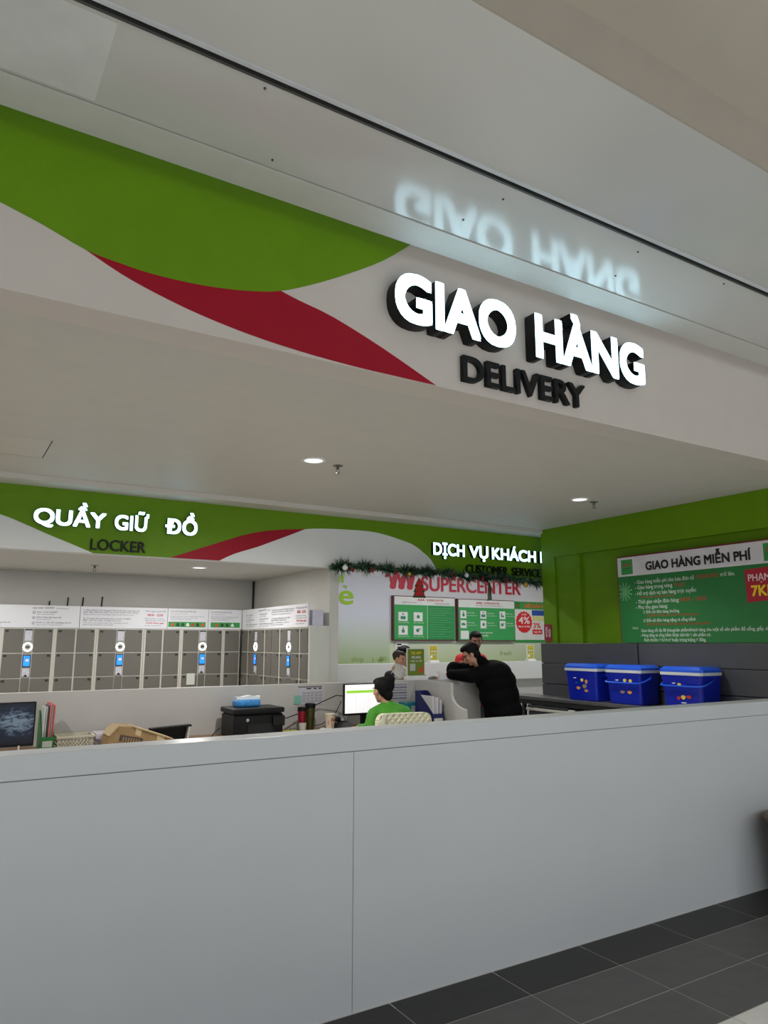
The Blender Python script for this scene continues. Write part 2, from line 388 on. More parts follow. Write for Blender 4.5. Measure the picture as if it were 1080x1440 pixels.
letters(sl, [('SUPERCENTER', 6.40, 2.04)], 0.225, 2.40, 0.018, 0.012, crim, None, FY, 9.291)

# ------------------------------------------------------------------ front counter
cn = thing('front_counter', 'long white laminate counter front running across the foreground', 'counter', (2, 3.1, 0))
part('cap_band', MB().bbox((-3, 3.06, 1.1035), (6.75, 3.20, 1.195), 0.003), lam, cn)
part('counter_panel', SB((-3, 3.06, 0.0), (1.7165, 3.20, 1.1005)), lam, cn)
part('counter_panel', SB((1.7195, 3.06, 0.0), (6.75, 3.20, 1.1005)), lam, cn)
part('joint_backing', SB((-3, 3.063, 0.0), (6.75, 3.195, 1.15)), M('pale_seam', (128, 128, 130), 0.8), cn)

# ------------------------------------------------------------------ desk partition, wing panel, desk
pt = thing('partition_counter', 'white partition counter behind the desks with the app sign on it', 'counter', (1.5, 6.7, 0))
part('partition_panel', SB((-3, 6.65, 0), (5.38, 6.76, 1.2)), lam2, pt)
wing = [(6.65, 0.0), (5.80, 0.0), (5.80, 0.958)] + [(5.80 + 0.225*math.sin(PI/2*k/8), 0.958 + 0.14*(1 - math.cos(PI/2*k/8))) for k in range(1, 9)] + [(6.025, 1.2), (6.65, 1.2)]
part('wing_panel', MB().prism(wing, lambda a, b, s: (4.5 + s, a, b), 0, 0.03), lam2, pt)
dk = thing('desk', 'long brown topped office desk along the white partition', 'desk', (1, 6.3, 0))
part('desktop', MB().bbox((-2.98, 6.0, 0.755), (4.498, 6.648, 0.78), 0.003), M('desk_wood', (150, 118, 92), 0.4, var=0.12, scale=14), dk)
for x in (-2.9, -0.6, 1.5, 2.9, 4.44): part('desk_panel', SB((x, 6.05, 0), (x + 0.025, 6.64, 0.7545)), lam2, dk)

# ------------------------------------------------------------------ service counter at the back
sv = thing('service_counter', 'white two-tone service counter below the wall boards', 'counter', (7, 8.7, 0))
part('upper_band', MB().bbox((4.2, 8.50, 1.06), (10.3, 8.80, 1.32), 0.004), lam, sv)
part('counter_front', SB((4.2, 8.56, 0), (10.3, 8.80, 1.06)), M('grey_laminate', (186, 186, 190), 0.4, var=0.02), sv)

# ------------------------------------------------------------------ lockers
lk_frame = M('locker_frame', (196, 194, 184), 0.4, var=0.02); lk_door = M('locker_door', (103, 100, 93), 0.42, var=0.03, scale=3)
lk_end = M('locker_end', (200, 202, 194), 0.4, var=0.02)
ringm = M('white_led_ring', (245, 255, 255), 0.4, emit=3.5, var=0); scrm = M('blue_touch_screen', (30, 120, 235), 0.3, emit=1.3, var=0.35, scale=25)
notice = M('notice_paper', (196, 196, 206), 0.6, var=0.12, scale=40)
ZT, RP, NR = 1.752, 0.268, 6
def locker(kind):
    w = {'control': 0.53, 'double': 0.44, 'single': 0.215}[kind]
    t = thing('locker_unit', 'x', 'locker', (0, 0, 0), 0, 'grey locker units in the locker corner')
    part('frame', SB((0, 0.004, 0), (w, 0.238, 1.765)), lk_frame, t)
    cols = {'control': [(0.022, 0.214), (0.316, 0.508)], 'double': [(0.022, 0.209), (0.229, 0.418)], 'single': [(0.015, 0.200)]}[kind]
    for ci, (a, b) in enumerate(cols):
        for r in range(NR):
            z1 = ZT - r*RP; z0 = z1 - RP + 0.013
            d = part('door', SB((a, -0.004, z0), (b, 0.0045, z1)), lk_door, t)
            px = a + 0.012 if ci == 0 else b - 0.044
            part('number_plate', SB((px, -0.006, z1 - 0.035), (px + 0.032, -0.0035, z1 - 0.012)), M('number_plate_black', (38, 36, 34), 0.4), d)
    if kind == 'control':
        a, b = 0.224, 0.306; cx = 0.265
        c = part('control_column', SB((a, -0.003, 1.222), (b, 0.005, ZT)), M('control_panel', (142, 140, 132), 0.35), t)
        for r in range(2, NR):
            z1 = ZT - r*RP; part('door', SB((a, -0.004, z1 - RP + 0.01), (b, 0.0045, z1)), lk_door, t)
        part('notice', SB((a + 0.006, -0.006, 1.625), (b - 0.006, -0.003, 1.735)), notice, c)
        part('notice_strip', SB((a + 0.004, -0.007, 1.735), (b - 0.004, -0.003, 1.746)), black, c)
        rg = MB().lathe([(0.034, -0.004), (0.034, 0.004), (0.048, 0.004), (0.048, -0.004), (0.034, -0.004)], n=24)
        for i, v in enumerate(rg.v): rg.v[i] = Vector((cx + v.x, -0.007 + v.z, 1.555 + v.y))
        part('ring_light', rg, ringm, c)
        part('camera_lens', SB((cx - 0.018, -0.006, 1.549), (cx + 0.018, -0.003, 1.561)), black, c)
        s = part('screen', MB().bbox((cx - 0.038, -0.010, 1.338), (cx + 0.038, -0.003, 1.468), 0.003), black, c)
        part('screen_image', SB((cx - 0.032, -0.0115, 1.348), (cx + 0.032, -0.0102, 1.460)), scrm, s)
        part('screen_window', SB((cx - 0.012, -0.0125, 1.40), (cx + 0.022, -0.0116, 1.425)), wht, s)
        part('notice', SB((a + 0.006, -0.006, 1.232), (b - 0.006, -0.003, 1.325)), notice, c)
        part('notice_mark', MB().prism([(a+0.015,1.236),(b-0.015,1.236),(cx,1.262)], lambda p, q, s: (p, -0.0065 - s, q), 0, 0.001), black, c)
    return t
proto = {k: locker(k) for k in ('control', 'double', 'single')}
used = set()
def place_locker(kind, loc, rz, label):
    if kind in used: return dup(proto[kind], loc, rz, label)
    used.add(kind); o = proto[kind]; o.location = loc; o.rotation_euler = (0, 0, rz); o['label'] = label; return o
YB = 8.905
for k, x, lb in (('double', 0.185, 'grey locker unit without a screen at the left photo edge, mostly cut off'),
                 ('control', 0.625, 'grey locker unit with lit ring and blue screen, leftmost along the back wall'),
                 ('double', 1.157, 'grey two-column locker unit between the two leftmost blue screens'),
                 ('control', 1.600, 'grey locker unit with lit ring and blue screen, middle of the back row'),
                 ('double', 2.134, 'grey two-column locker unit left of the rightmost back-row screen'),
                 ('control', 2.577, 'grey locker unit with blue screen nearest the corner on the back row'),
                 ('single', 3.111, 'narrow shaded one-column locker in the corner of the back row')):
    place_locker(k, (x, YB, 0), 0, lb)
XS = 3.345
for k, y, lb in (('single', 8.885, 'narrow one-column locker first along the side wall in the corner'),
                 ('control', 8.668, 'side-row locker unit with ring light and blue screen near the corner'),
                 ('double', 8.136, 'two-column side-row locker unit between the two ring lights'),
                 ('control', 7.694, 'side-row locker unit with ring light under the red hours'),
                 ('single', 7.162, 'narrow one-column locker at the near end of the side row')):
    place_locker(k, (XS, y, 0), -PI/2, lb)
ep = one('locker_end_panel', MB().bbox((3.349, 6.925, 0), (3.585, 6.945, 1.78), 0.002), lk_end, 'pale plain end panel closing the side row of lockers', 'panel')
# headboards with printed notes
ban = M('banner_white', (226, 227, 232), 0.45, var=0.01); ink = M('grey_ink', (84, 86, 92), 0.6); rink = M('red_ink', (200, 40, 70), 0.6); grn = M('green_print', (52, 150, 74), 0.5)
def banner(name, label, a, b, F, plane, lines, extras=()):
    """F frame; a..b extent along reading direction; board front lies on plane"""
    cx = (a + b) / 2
    if F is FY: t = thing(name, label, 'banner', (cx, plane + 0.01, 1.766)); body = SB((a + 0.001, plane, 1.766), (b - 0.001, plane + 0.018, 2.012))
    else: t = thing(name, label, 'banner', (plane + 0.01, cx, 1.766)); body = SB((plane, a - 0.001, 1.766), (plane + 0.018, b + 0.001, 2.012))
    part('board', body, ban, t)
    for (u, z, h, w, s, m) in lines:
        me = text(s, h, w, 0.012 if m is not ink else 0.0)
        put('printed_line', me, m, t, F(a + u, plane - 0.002, z) if F is FY else F(plane - 0.002, a - u, z))
    for (u0, u1, z0, z1, m) in extras:
        if F is FY: part('printed_block', SB((a + u0, plane - 0.002, z0), (a + u1, plane, z1)), m, t)
        else: part('printed_block', SB((plane - 0.002, a - u0, z0), (plane, a - u1, z1)), m, t)
    return t
steps = lambda u: [(u, 1.975, 0.017, 0.22, 'Quy trình "GỬI ĐỒ"', ink), (u + 0.24, 1.976, 0.010, 0.13, 'Depositing process', ink),
                   (u + 0.045, 1.93, 0.015, 0.21, 'Bước 1: Chọn "GỬI ĐỒ"', ink), (u + 0.045, 1.908, 0.009, 0.18, 'Step 1: Choose DEPOSIT', ink),
                   (u + 0.045, 1.873, 0.015, 0.25, 'Bước 2: Nhận diện khuôn mặt', ink), (u + 0.045, 1.851, 0.009, 0.15, 'Step 2: Scan your face', ink),
                   (u + 0.045, 1.815, 0.015, 0.36, 'Bước 3: Cất đồ và đóng cửa tủ', ink), (u + 0.045, 1.793, 0.009, 0.27, 'Step 3: Put in and close the door', ink)]
icons = lambda u: [(u, u + 0.03, 1.915, 1.95, M('pale_icon', (188, 190, 196), 0.6)), (u, u + 0.03, 1.86, 1.89, M('pale_icon', (0,0,0))), (u, u + 0.03, 1.797, 1.832, M('pale_icon', (0,0,0)))]
banner('locker_banner', 'white banner on lockers at the left photo edge with numbered steps', 0.19, 1.40, FY, 8.90, steps(0.10)[2:] + steps(0.72), icons(0.055) + icons(0.72))
rules = lambda u, w: [(u, 1.965, 0.014, w, '1. Quý khách vui lòng gửi đồ trước khi vào siêu thị', ink), (u, 1.943, 0.014, w * 0.97, 'giày dép, hành lý xách tay, thực phẩm tươi sống', ink),
                      (u, 1.918, 0.010, w * 0.9, 'Please deposit your belongings before entering the store', ink), (u, 1.870, 0.014, w * 0.85, '2. Trung tâm không chịu trách nhiệm', ink),
                      (u, 1.848, 0.014, w * 0.67, 'đối với tài sản có giá trị cao', ink), (u, 1.822, 0.010, w * 0.8, 'We are not responsible for valuable items', ink), (u, 1.800, 0.010, w * 0.54, 'left in the lockers overnight', ink)]
hours = lambda u, w: [(u, 1.965, 0.014, w, 'Thời gian gửi đồ', ink), (u + w*0.12, 1.915, 0.026, w * 0.76, '08:00 - 22:00', rink), (u, 1.882, 0.010, w * 0.9, 'Quý khách vui lòng', ink),
                      (u, 1.858, 0.010, w, 'nhận lại đồ trước giờ', ink), (u + w*0.05, 1.826, 0.016, w * 0.9, '22:00 hằng ngày', rink), (u, 1.80, 0.009, w * 0.8, 'every single day', ink)]
banner('locker_banner', 'white banner with black rules and red opening hours over back lockers', 1.404, 2.395, FY, 8.90, rules(0.035, 0.62) + hours(0.725, 0.24))
strip = lambda u0, u1: [(u0, u1, 1.79, 1.852, grn)]
def strip_icons(t, a, n, x0, x1):
    for i in range(n):
        x = x0 + (x1 - x0) * (i + 0.5) / n
        cols_ = [(206, 86, 50), (32, 60, 36), (40, 70, 44), (230, 232, 228), (190, 60, 40), (36, 66, 40)]
        part('printed_icon', MB().prism([(x - 0.02, 1.80), (x + 0.02, 1.80), (x + 0.016, 1.83), (x, 1.843), (x - 0.016, 1.83)], lambda p, q, s: (p, 8.8975 - s, q), 0, 0.001), M('icon_%d' % (i % 6), cols_[i % 6], 0.5), t)
note = lambda w: [(0.03, 1.972, 0.016, w * 0.75, 'Các mặt hàng không được gửi', ink), (0.03, 1.945, 0.009, w * 0.5, 'Items not accepted in lockers', ink), (0.03, 1.915, 0.010, w, 'Hàng dễ cháy nổ, vũ khí, chất độc hại, vật nuôi', ink), (0.03, 1.895, 0.010, w * 0.8, 'Flammable goods, weapons, toxic items', ink), (0.03, 1.875, 0.009, w * 0.6, 'and live animals of any kind', ink)]
t = banner('locker_banner', 'white banner with green strip of many icons over the back lockers', 2.399, 2.90, FY, 8.90, note(0.42), strip(0.01, 0.47)); strip_icons(t, 2.399, 7, 2.43, 2.86)
t = banner('locker_banner', 'white banner with shorter green icon strip in the locker corner', 2.904, 3.34, FY, 8.90, note(0.36), strip(0.03, 0.41)); strip_icons(t, 2.904, 4, 2.98, 3.25)
banner('locker_banner', 'white banner with black rules and red hours over the side lockers', 8.88, 6.96, FX, 3.34,
       [(u + 0.05, z, h * 1.1, w, s, m) for (u, z, h, w, s, m) in steps(0.05)[2:]] + [(u + 0.1, z, h * 1.1, w, s, m) for (u, z, h, w, s, m) in steps(0.45)] +
       [(u, z, h * 1.2, w, s, m) for (u, z, h, w, s, m) in rules(0.95, 0.62)] + [(u, z, h * 1.2, w, s, m) for (u, z, h, w, s, m) in hours(1.62, 0.28)])
one('storage_box', MB().bbox((3.40, 6.97, 1.767), (3.53, 7.16, 1.945), 0.006), M('lilac_card', (206, 204, 222), 0.6), 'small lilac white box on top of the side lockers', 'box')
for x, zt, lb in ((1.100, 2.075, 'shortest and leftmost black cable rising above the locker banner'), (1.295, 2.122, 'second black cable from the left above the locker banner'),
                  (1.459, 2.127, 'third black cable from the left above the locker banner'), (1.673, 2.143, 'rightmost black cable above the locker banner')):
    one('wall_cable', MB().tube([(x - 0.006, 9.136, 1.90), (x - 0.004, 9.137, 1.97), (x + 0.004, 9.137, zt)], 0.007, 8), black, lb, 'cable', 'black cables on the locker wall')
one('wall_cable', MB().tube([(3.575, 9.13, 1.8), (3.574, 9.131, 2.1), (3.573, 9.131, 2.405)], 0.012, 8), black, 'black cable running down the corner behind the lockers', 'cable')
one('notice_card', SB((2.66, 8.890, 1.10), (2.76, 8.896, 1.235)), M('pale_card', (205, 208, 200), 0.6), 'pale square card stuck low on the back-row lockers', 'card')

# ------------------------------------------------------------------ sign on the right green wall
gs = thing('delivery_sign', 'wide green sign headed GIAO HÀNG MIỄN PHÍ on the right wall', 'sign', (6.33, 4.44, 1.6))
part('frame', SB((6.318, 5.39, 1.60), (6.342, 3.49, 2.525)), M('sign_frame_red', (120, 20, 36), 0.5), gs)
part('panel', SB((6.312, 5.375, 1.60), (6.3185, 3.505, 2.51)), M('sign_green', (30, 118, 54), 0.4, var=0.03), gs)
part('header_band', SB((6.310, 5.375, 2.305), (6.3125, 3.505, 2.51)), M('sign_white', (222, 220, 226), 0.4), gs)
SXP = 6.3085
def sline(s, y0, y1, z, h, m, bold=0.0): put('printed_line', text(s, h, y0 - y1, bold), m, gs, FX(SXP if z > 2.3 or m is None else 6.3105, y0, z))
dkink = M('black_ink', (20, 20, 24), 0.5); pw = M('pale_ink', (214, 226, 214), 0.5); rk = M('dull_red_ink', (178, 62, 46), 0.5); yel = M('yellow_print', (248, 214, 40), 0.5)
sline('GIAO HÀNG MIỄN PHÍ', 5.008, 3.84, 2.353, 0.088, dkink, 0.045)
for y0, y1 in ((5.325, 5.175), (3.72, 3.57)):
    part('logo_block', SB((6.3075, y0, 2.325), (6.31, y1, 2.485)), grn, gs)
    put('printed_line', text('AAA', 0.035, 0.11, 0.02), crim, gs, FX(6.307, y0 - 0.02, 2.41)); put('printed_line', text('MARKET', 0.014, 0.1, 0.0), dkink, gs, FX(6.307, y0 - 0.025, 2.38))
G = 6.3105
for s, y0, y1, z, h, m in (('- Giao hàng miễn phí cho hóa đơn từ', 5.158, 4.445, 2.215, 0.038, pw), ('500.000 VND', 4.42, 4.18, 2.218, 0.038, rk), ('trở lên.', 4.165, 4.015, 2.222, 0.038, pw),
                           ('- Giao hàng trong vòng', 5.16, 4.70, 2.158, 0.038, pw), ('24 giờ', 4.68, 4.56, 2.16, 0.036, rk), ('- Hỗ trợ dịch vụ bán hàng trực tuyến:', 5.163, 4.43, 2.094, 0.038, pw),
                           ('online.shop delivery service', 5.10, 4.68, 2.064, 0.02, rk), ('- Thời gian nhận đơn hàng:', 5.158, 4.632, 2.006, 0.038, pw), ('08:00 - 20:00', 4.62, 4.325, 2.008, 0.036, rk),
                           ('- Phụ thu giao hàng:', 5.162, 4.77, 1.952, 0.036, pw), ('1/ Đối với đơn hàng thường', 5.071, 4.64, 1.902, 0.030, pw), ('20.000 VND cho mỗi hóa đơn giao', 5.03, 4.43, 1.868, 0.022, rk),
                           ('2/ Đối với đơn hàng nặng và cồng kềnh', 5.079, 4.462, 1.814, 0.030, pw), ('30.000 VND cho mỗi sản phẩm nặng cồng kềnh', 5.04, 4.31, 1.778, 0.022, rk), ('Lưu ý:', 5.222, 5.15, 1.745, 0.022, pw),
                           ('Giao hàng tối đa 08 thùng/sản phẩm/khách hàng cho một số sản phẩm đồ uống, giấy, dầu ăn', 5.113, 3.66, 1.712, 0.030, pw),
                           ('- Hàng nặng và cồng kềnh được tính khi 1 sản phẩm có:', 5.125, 4.312, 1.664, 0.030, pw), ('Kích thước: > 0,14 m³ hoặc trọng lượng > 30kg.', 5.081, 4.366, 1.616, 0.030, pw)):
    put('printed_line', text(s, h, y0 - y1, 0.008), m, gs, FX(G, y0, z))
part('red_block', MB().prism([(3.918, 2.262), (3.914, 1.962), (3.53, 1.985), (3.53, 2.28)], lambda a, b, s: (6.3115 - s, a, b), 0, 0.002), M('sign_red', (176, 16, 44), 0.45), gs)
put('printed_line', text('PHẠM VI', 0.062, 0.30, 0.02), M('pink_white_ink', (238, 214, 220), 0.5), gs, FX(6.3085, 3.888, 2.155)); put('printed_line', text('7KM', 0.095, 0.24, 0.035), yel, gs, FX(6.3085, 3.866, 2.02))
for k in range(6):
    a = PI * k / 6 + 0.2
    dy, dz = math.cos(a), math.sin(a)
    p = [(5.30 - dy*0.1 - dz*0.009, 2.14 + dz*0.1 - dy*0.009), (5.30 - dy*0.1 + dz*0.009, 2.14 + dz*0.1 + dy*0.009), (5.30 + dy*0.1 + dz*0.009, 2.14 - dz*0.1 + dy*0.009), (5.30 + dy*0.1 - dz*0.009, 2.14 - dz*0.1 - dy*0.009)]
    part('printed_leaf', MB().prism([(min(q[0], 5.372), q[1]) for q in p], lambda a_, b_, s: (6.3112 - s, a_, b_), 0, 0.001 + k * 0.0001), M('pale_green_print', (96, 170, 110), 0.5), gs)
rt_ = thing('wall_tag', 'small maroon pointed tag on the green pilaster', 'tag', (6.34, 6.51, 1.6))
part('plate', MB().prism([(6.572, 1.82), (6.45, 1.82), (6.45, 1.64), (6.51, 1.60), (6.572, 1.64)], lambda a, b, s: (6.342 - s, a, b), 0, 0.006), M('maroon_card', (150, 28, 56), 0.5), rt_)
for y, s in ((6.545, 'HOTLINE'), (6.495, 'GỌI')):
    me = text(s, 0.03, 0.12 if len(s) > 4 else 0.09, 0.02); me.transform(Matrix.Rotation(PI/2, 4, 'Z')); put('printed_line', me, wht, rt_, FX(6.334, y - 0.03, 1.67))

# grey metal wall panels and the bench
pnl = M('charcoal_metal', (82, 84, 90), 0.38, 0.3, var=0.06, scale=3)
mp = thing('metal_wall_panels', 'dark grey metal panels behind the blue coolers', 'panel', (6.33, 5, 0))
part('panel_backing', SB((6.318, 3.27, 0.0), (6.3425, 6.585, 1.588)), M('panel_gap', (26, 26, 28), 0.7), mp)
for y0, y1 in ((5.172, 6.60), (3.27, 5.156)):
    for z0, z1 in ((0.45, 0.86), (0.868, 1.116), (1.124, 1.358), (1.364, 1.595)):
        part('metal_panel', MB().bbox((6.30, y0, z0), (6.318, y1, z1), 0.003), pnl, mp)
bn = thing('metal_bench', 'grey steel bench top carrying the blue coolers', 'bench', (6.12, 5.1, 0))
steel = M('grey_steel', (104, 106, 108), 0.35, 0.5, var=0.08)
for y0, y1 in ((5.532, 6.86), (4.2, 5.529), (3.3, 4.197)):
    part('bench_top', MB().bbox((5.95, y0, 0.955), (6.298, y1, 0.99), 0.004), steel, bn)
part('bench_rail', SB((5.99, 3.35, 0.90), (6.03, 6.75, 0.9545)), M('dark_rail', (44, 46, 48), 0.5), bn)
for y in (3.4, 5.0, 6.6):
    for x in (6.0, 6.22): part('leg', SB((x, y, 0), (x + 0.04, y + 0.04, 0.90)), M('dark_rail', (0,0,0)), bn)
bx_ = thing('equipment_case', 'dark case with pale lid strip under the steel bench', 'case', (6.1, 6.15, 0.5))
part('body', MB().bbox((5.98, 5.9, 0.0), (6.28, 6.52, 0.83), 0.02), M('case_dark', (52, 54, 60), 0.4), bx_)
part('lid_strip', MB().bbox((5.965, 5.88, 0.831), (6.29, 6.54, 0.862), 0.008), M('case_strip', (196, 196, 186), 0.4), bx_)
part('lid', MB().bbox((5.975, 5.89, 0.863), (6.285, 6.53, 0.895), 0.014), M('case_dark', (0,0,0)), bx_)
part('bracket', MB().bbox((5.96, 5.78, 0.80), (6.0, 5.875, 0.88), 0.01), M('case_strip', (0,0,0)), bx_)

# ------------------------------------------------------------------ coolers
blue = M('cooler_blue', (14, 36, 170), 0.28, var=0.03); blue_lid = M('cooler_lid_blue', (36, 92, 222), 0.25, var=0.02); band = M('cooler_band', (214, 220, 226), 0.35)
def cooler(y0, y1, z_lid, label, handle, doodle):
    t = thing('cooler_box', label, 'cooler', (6.13, (y0 + y1) / 2, 0.991), 0, 'blue cooler boxes on the bench')
    z0 = 0.991; x0, x1 = 5.985, 6.285; h = 0.31
    def tap(z, e=0.0):
        k = (1 - (z - z0) / h) * 0.018
        return [(x0 + k - e, y0 + k - e), (x1 - k*0.3 + e, y0 + k - e), (x1 - k*0.3 + e, y1 - k + e), (x0 + k - e, y1 - k + e)]
    def ring(z, e=0.0, r=0.03):
        c = tap(z, e); out = []
        for i, (cx, cy) in enumerate(c):
            sx = 1 if i in (0, 3) else -1; sy = 1 if i in (0, 1) else -1
            a0 = {0: PI, 1: 1.5*PI, 2: 0, 3: 0.5*PI}[i]
            for k in range(5):
                a = a0 + PI/2 * k / 4
                out.append((cx + sx*r + r*math.cos(a), cy + sy*r + r*math.sin(a), z))
        return out
    def stack(levels):
        m = MB(); n = 20; vs = []
        for z, e in levels: vs += ring(z, e)
        fs = [tuple(reversed(range(n)))] + [(j*n+i, j*n+(i+1)%n, (j+1)*n+(i+1)%n, (j+1)*n+i) for j in range(len(levels)-1) for i in range(n)] + [tuple(range((len(levels)-1)*n, len(levels)*n))]
        return m.add(vs, fs)
    part('body', stack([(z0, -0.006), (z0 + 0.008, 0), (z0 + 0.25, 0), (z0 + 0.27, 0.004), (z0 + h, 0.004)]), blue, t, True)
    part('rim_band', stack([(z0 + h + 0.001, 0.010), (z0 + h + 0.028, 0.010)]), band, t, True)
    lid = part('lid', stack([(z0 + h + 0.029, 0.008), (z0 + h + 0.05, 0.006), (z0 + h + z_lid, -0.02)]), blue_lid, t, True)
    ym = (y0 + y1) / 2
    part('lid_grip', MB().bbox((x0 - 0.006, ym - 0.09, z0 + h + 0.035), (x0 + 0.05, ym + 0.09, z0 + h + 0.052), 0.006), blue, lid)
    zc = z0 + 0.215
    for yy, sg_ in ((y0 - 0.004, -1), (y1 + 0.004, 1)):
        part('handle_pivot', MB().cyl(((x0+x1)/2, yy + 0.012*-sg_, zc + 0.05), ((x0+x1)/2, yy + sg_*0.016, zc + 0.05), 0.022), blue, t)
    ye0, ye1 = y0 - 0.012, y1 + 0.012
    hp = [((x0+x1)/2, ye0, zc + 0.05), (x0 + 0.03, ye0, zc + 0.01), (x0 - 0.012, ye0 + 0.02, zc), (x0 - 0.016, ye0 + 0.06, zc - 0.004), (x0 - 0.016, ye1 - 0.06, zc - 0.004), (x0 - 0.012, ye1 - 0.02, zc), (x0 + 0.03, ye1, zc + 0.01), ((x0+x1)/2, ye1, zc + 0.05)]
    if handle: part('handle', MB().tube(hp, 0.009, 8), blue_lid, t, True)
    else: part('handle', MB().tube([(p[0] if i in (0, 7) else (x0+x1)/2 - (x0+x1)/2*0 , p[1], p[2]) for i, p in enumerate(hp)][:1] + [((x0+x1)/2 + 0.13, ye0, zc + 0.03), ((x0+x1)/2 + 0.135, ye1, zc + 0.03)] + [hp[-1]], 0.008, 8), blue_lid, t, True)
    for (dy, dz, w, hh, c) in doodle:
        yy = y1 - dy; z = z0 + dz; k = (1 - dz / h) * 0.018
        pts = [(yy + w*math.cos(a)*(1 + 0.15*math.sin(3*a)), z + hh*math.sin(a)) for a in [2*PI*i/10 for i in range(10)]]
        part('sticker', MB().prism(pts, lambda a, b, s: (x0 + k - 0.001 - s, a, b), -0.006, 0.002), M('sticker_%d_%d_%d' % c, c, 0.4), t)
    return t
Y_, O_, R_, W_, P_ = (236, 208, 70), (220, 150, 70), (190, 50, 40), (226, 232, 240), (150, 130, 110)
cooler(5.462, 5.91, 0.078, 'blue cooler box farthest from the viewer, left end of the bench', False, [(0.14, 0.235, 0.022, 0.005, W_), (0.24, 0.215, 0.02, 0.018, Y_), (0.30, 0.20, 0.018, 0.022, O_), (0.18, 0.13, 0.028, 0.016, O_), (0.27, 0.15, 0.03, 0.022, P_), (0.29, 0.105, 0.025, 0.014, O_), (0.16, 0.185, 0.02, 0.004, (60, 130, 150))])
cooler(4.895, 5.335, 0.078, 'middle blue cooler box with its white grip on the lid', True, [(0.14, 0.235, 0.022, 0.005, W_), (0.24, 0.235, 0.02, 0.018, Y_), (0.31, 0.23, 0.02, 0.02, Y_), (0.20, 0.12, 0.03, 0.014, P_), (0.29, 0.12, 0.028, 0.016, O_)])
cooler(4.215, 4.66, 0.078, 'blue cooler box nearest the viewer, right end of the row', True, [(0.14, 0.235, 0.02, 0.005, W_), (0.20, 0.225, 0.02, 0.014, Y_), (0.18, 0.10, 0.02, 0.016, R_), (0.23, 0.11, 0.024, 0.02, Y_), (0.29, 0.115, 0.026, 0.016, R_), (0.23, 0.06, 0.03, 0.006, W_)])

# ------------------------------------------------------------------ wall boards behind the service counter
icon_w = M('icon_card', (224, 228, 228), 0.5); teal_ink = M('teal_icon_ink', (40, 130, 100), 0.5); bgreen = M('board_green', (50, 158, 84), 0.45, var=0.03)
def board(label, x0, x1, z0, z1):
    t = thing('info_board', label, 'board', ((x0 + x1)/2, 9.26, z0))
    part('frame', SB((x0, 9.232, z0), (x1, 9.291, z1)), M('board_frame', (96, 44, 52), 0.4), t)
    part('panel', SB((x0 + 0.018, 9.227, z0 + 0.018), (x1 - 0.012, 9.2325, z1 - 0.012)), bgreen, t)
    part('header_band', SB((x0 + 0.018, 9.225, z1 - 0.135), (x1 - 0.012, 9.2275, z1 - 0.012)), icon_w, t)
    return t
def logo_small(t, x, z, w):
    put('printed_logo', text('AAA', 0.035, w * 0.27, 0.03), crim, t, FY(x, 9.223, z)); put('printed_line', text('SUPERCENTER', 0.03, w * 0.66, 0.015), crim, t, FY(x + w*0.33, 9.223, z))
def icon_card(t, x0, x1, z0, z1, kind):
    c = part('icon_card', SB((x0, 9.222, z0), (x1, 9.2272, z1)), icon_w, t)
    cx, cz, r = (x0+x1)/2, (z0+z1)/2, min(x1-x0, z1-z0) * 0.3
    def pr(p): part('icon', MB().prism(p, lambda a, b, s: (a, 9.222 - s, b), 0, 0.002), teal_ink, c)
    disc = lambda x, z, q: [(x + q*math.cos(2*PI*i/10), z + q*math.sin(2*PI*i/10)) for i in range(10)]
    rect = lambda a, b, c_, d: [(a, b), (c_, b), (c_, d), (a, d)]
    if kind == 0: pr(disc(cx, cz + r*0.9, r*0.35)); pr(rect(cx - r*1.1, cz - r, cx + r*1.1, cz + r*0.1))
    elif kind == 1: pr(disc(cx, cz, r*0.7))
    elif kind == 2: pr(disc(cx, cz - r*0.3, r*0.7)); pr(rect(cx - r*0.2, cz + r*0.3, cx + r*0.2, cz + r*1.3))
    elif kind == 3: pr(rect(cx - r, cz - r*0.5, cx + r*0.4, cz + r*0.5)); pr(rect(cx + r*0.45, cz - r*0.5, cx + r, cz + r*0.2))
    elif kind == 4: pr(rect(cx - r*0.8, cz - r, cx - r*0.2, cz + r)); pr(disc(cx + r*0.4, cz - r*0.5, r*0.5))
    else: pr(disc(cx - r*0.3, cz, r*0.7)); pr(disc(cx + r*0.7, cz + r*0.5, r*0.3))
b1 = board('left green board with four icon cards and a text column', 5.842, 7.0, 1.632, 2.305)
logo_small(b1, 6.28, 2.235, 0.5)
put('printed_line', text('QUẦY DỊCH VỤ', 0.022, 0.26, 0), ink, b1, FY(6.0, 9.223, 2.195)); put('printed_line', text('PHƯƠNG THỨC THANH TOÁN', 0.02, 0.29, 0), ink, b1, FY(6.6, 9.223, 2.19))
for i, (x, z) in enumerate(((5.93, 1.925), (6.205, 1.925), (5.93, 1.72), (6.205, 1.72))):
    icon_card(b1, x, x + 0.165, z, z + 0.135, (0, 1, 2, 5)[i]); put('printed_line', text('Dịch vụ khách hàng', 0.018, 0.19, 0.01), pw, b1, FY(x, 9.2255, z - 0.03))
part('column_rule', SB((6.462, 9.2255, 1.66), (6.468, 9.2272, 2.16)), pw, b1)
part('text_column', SB((6.475, 9.2255, 1.655), (6.97, 9.2271, 2.165)), M('board_green_deep', (30, 138, 74), 0.45), b1)
for i in range(13): part('text_rule', SB((6.50, 9.2245, 2.125 - i*0.036), (6.50 + (0.42, 0.36, 0.44, 0.30)[i % 4], 9.2254, 2.131 - i*0.036)), M('pale_green_print', (0,0,0)), b1)
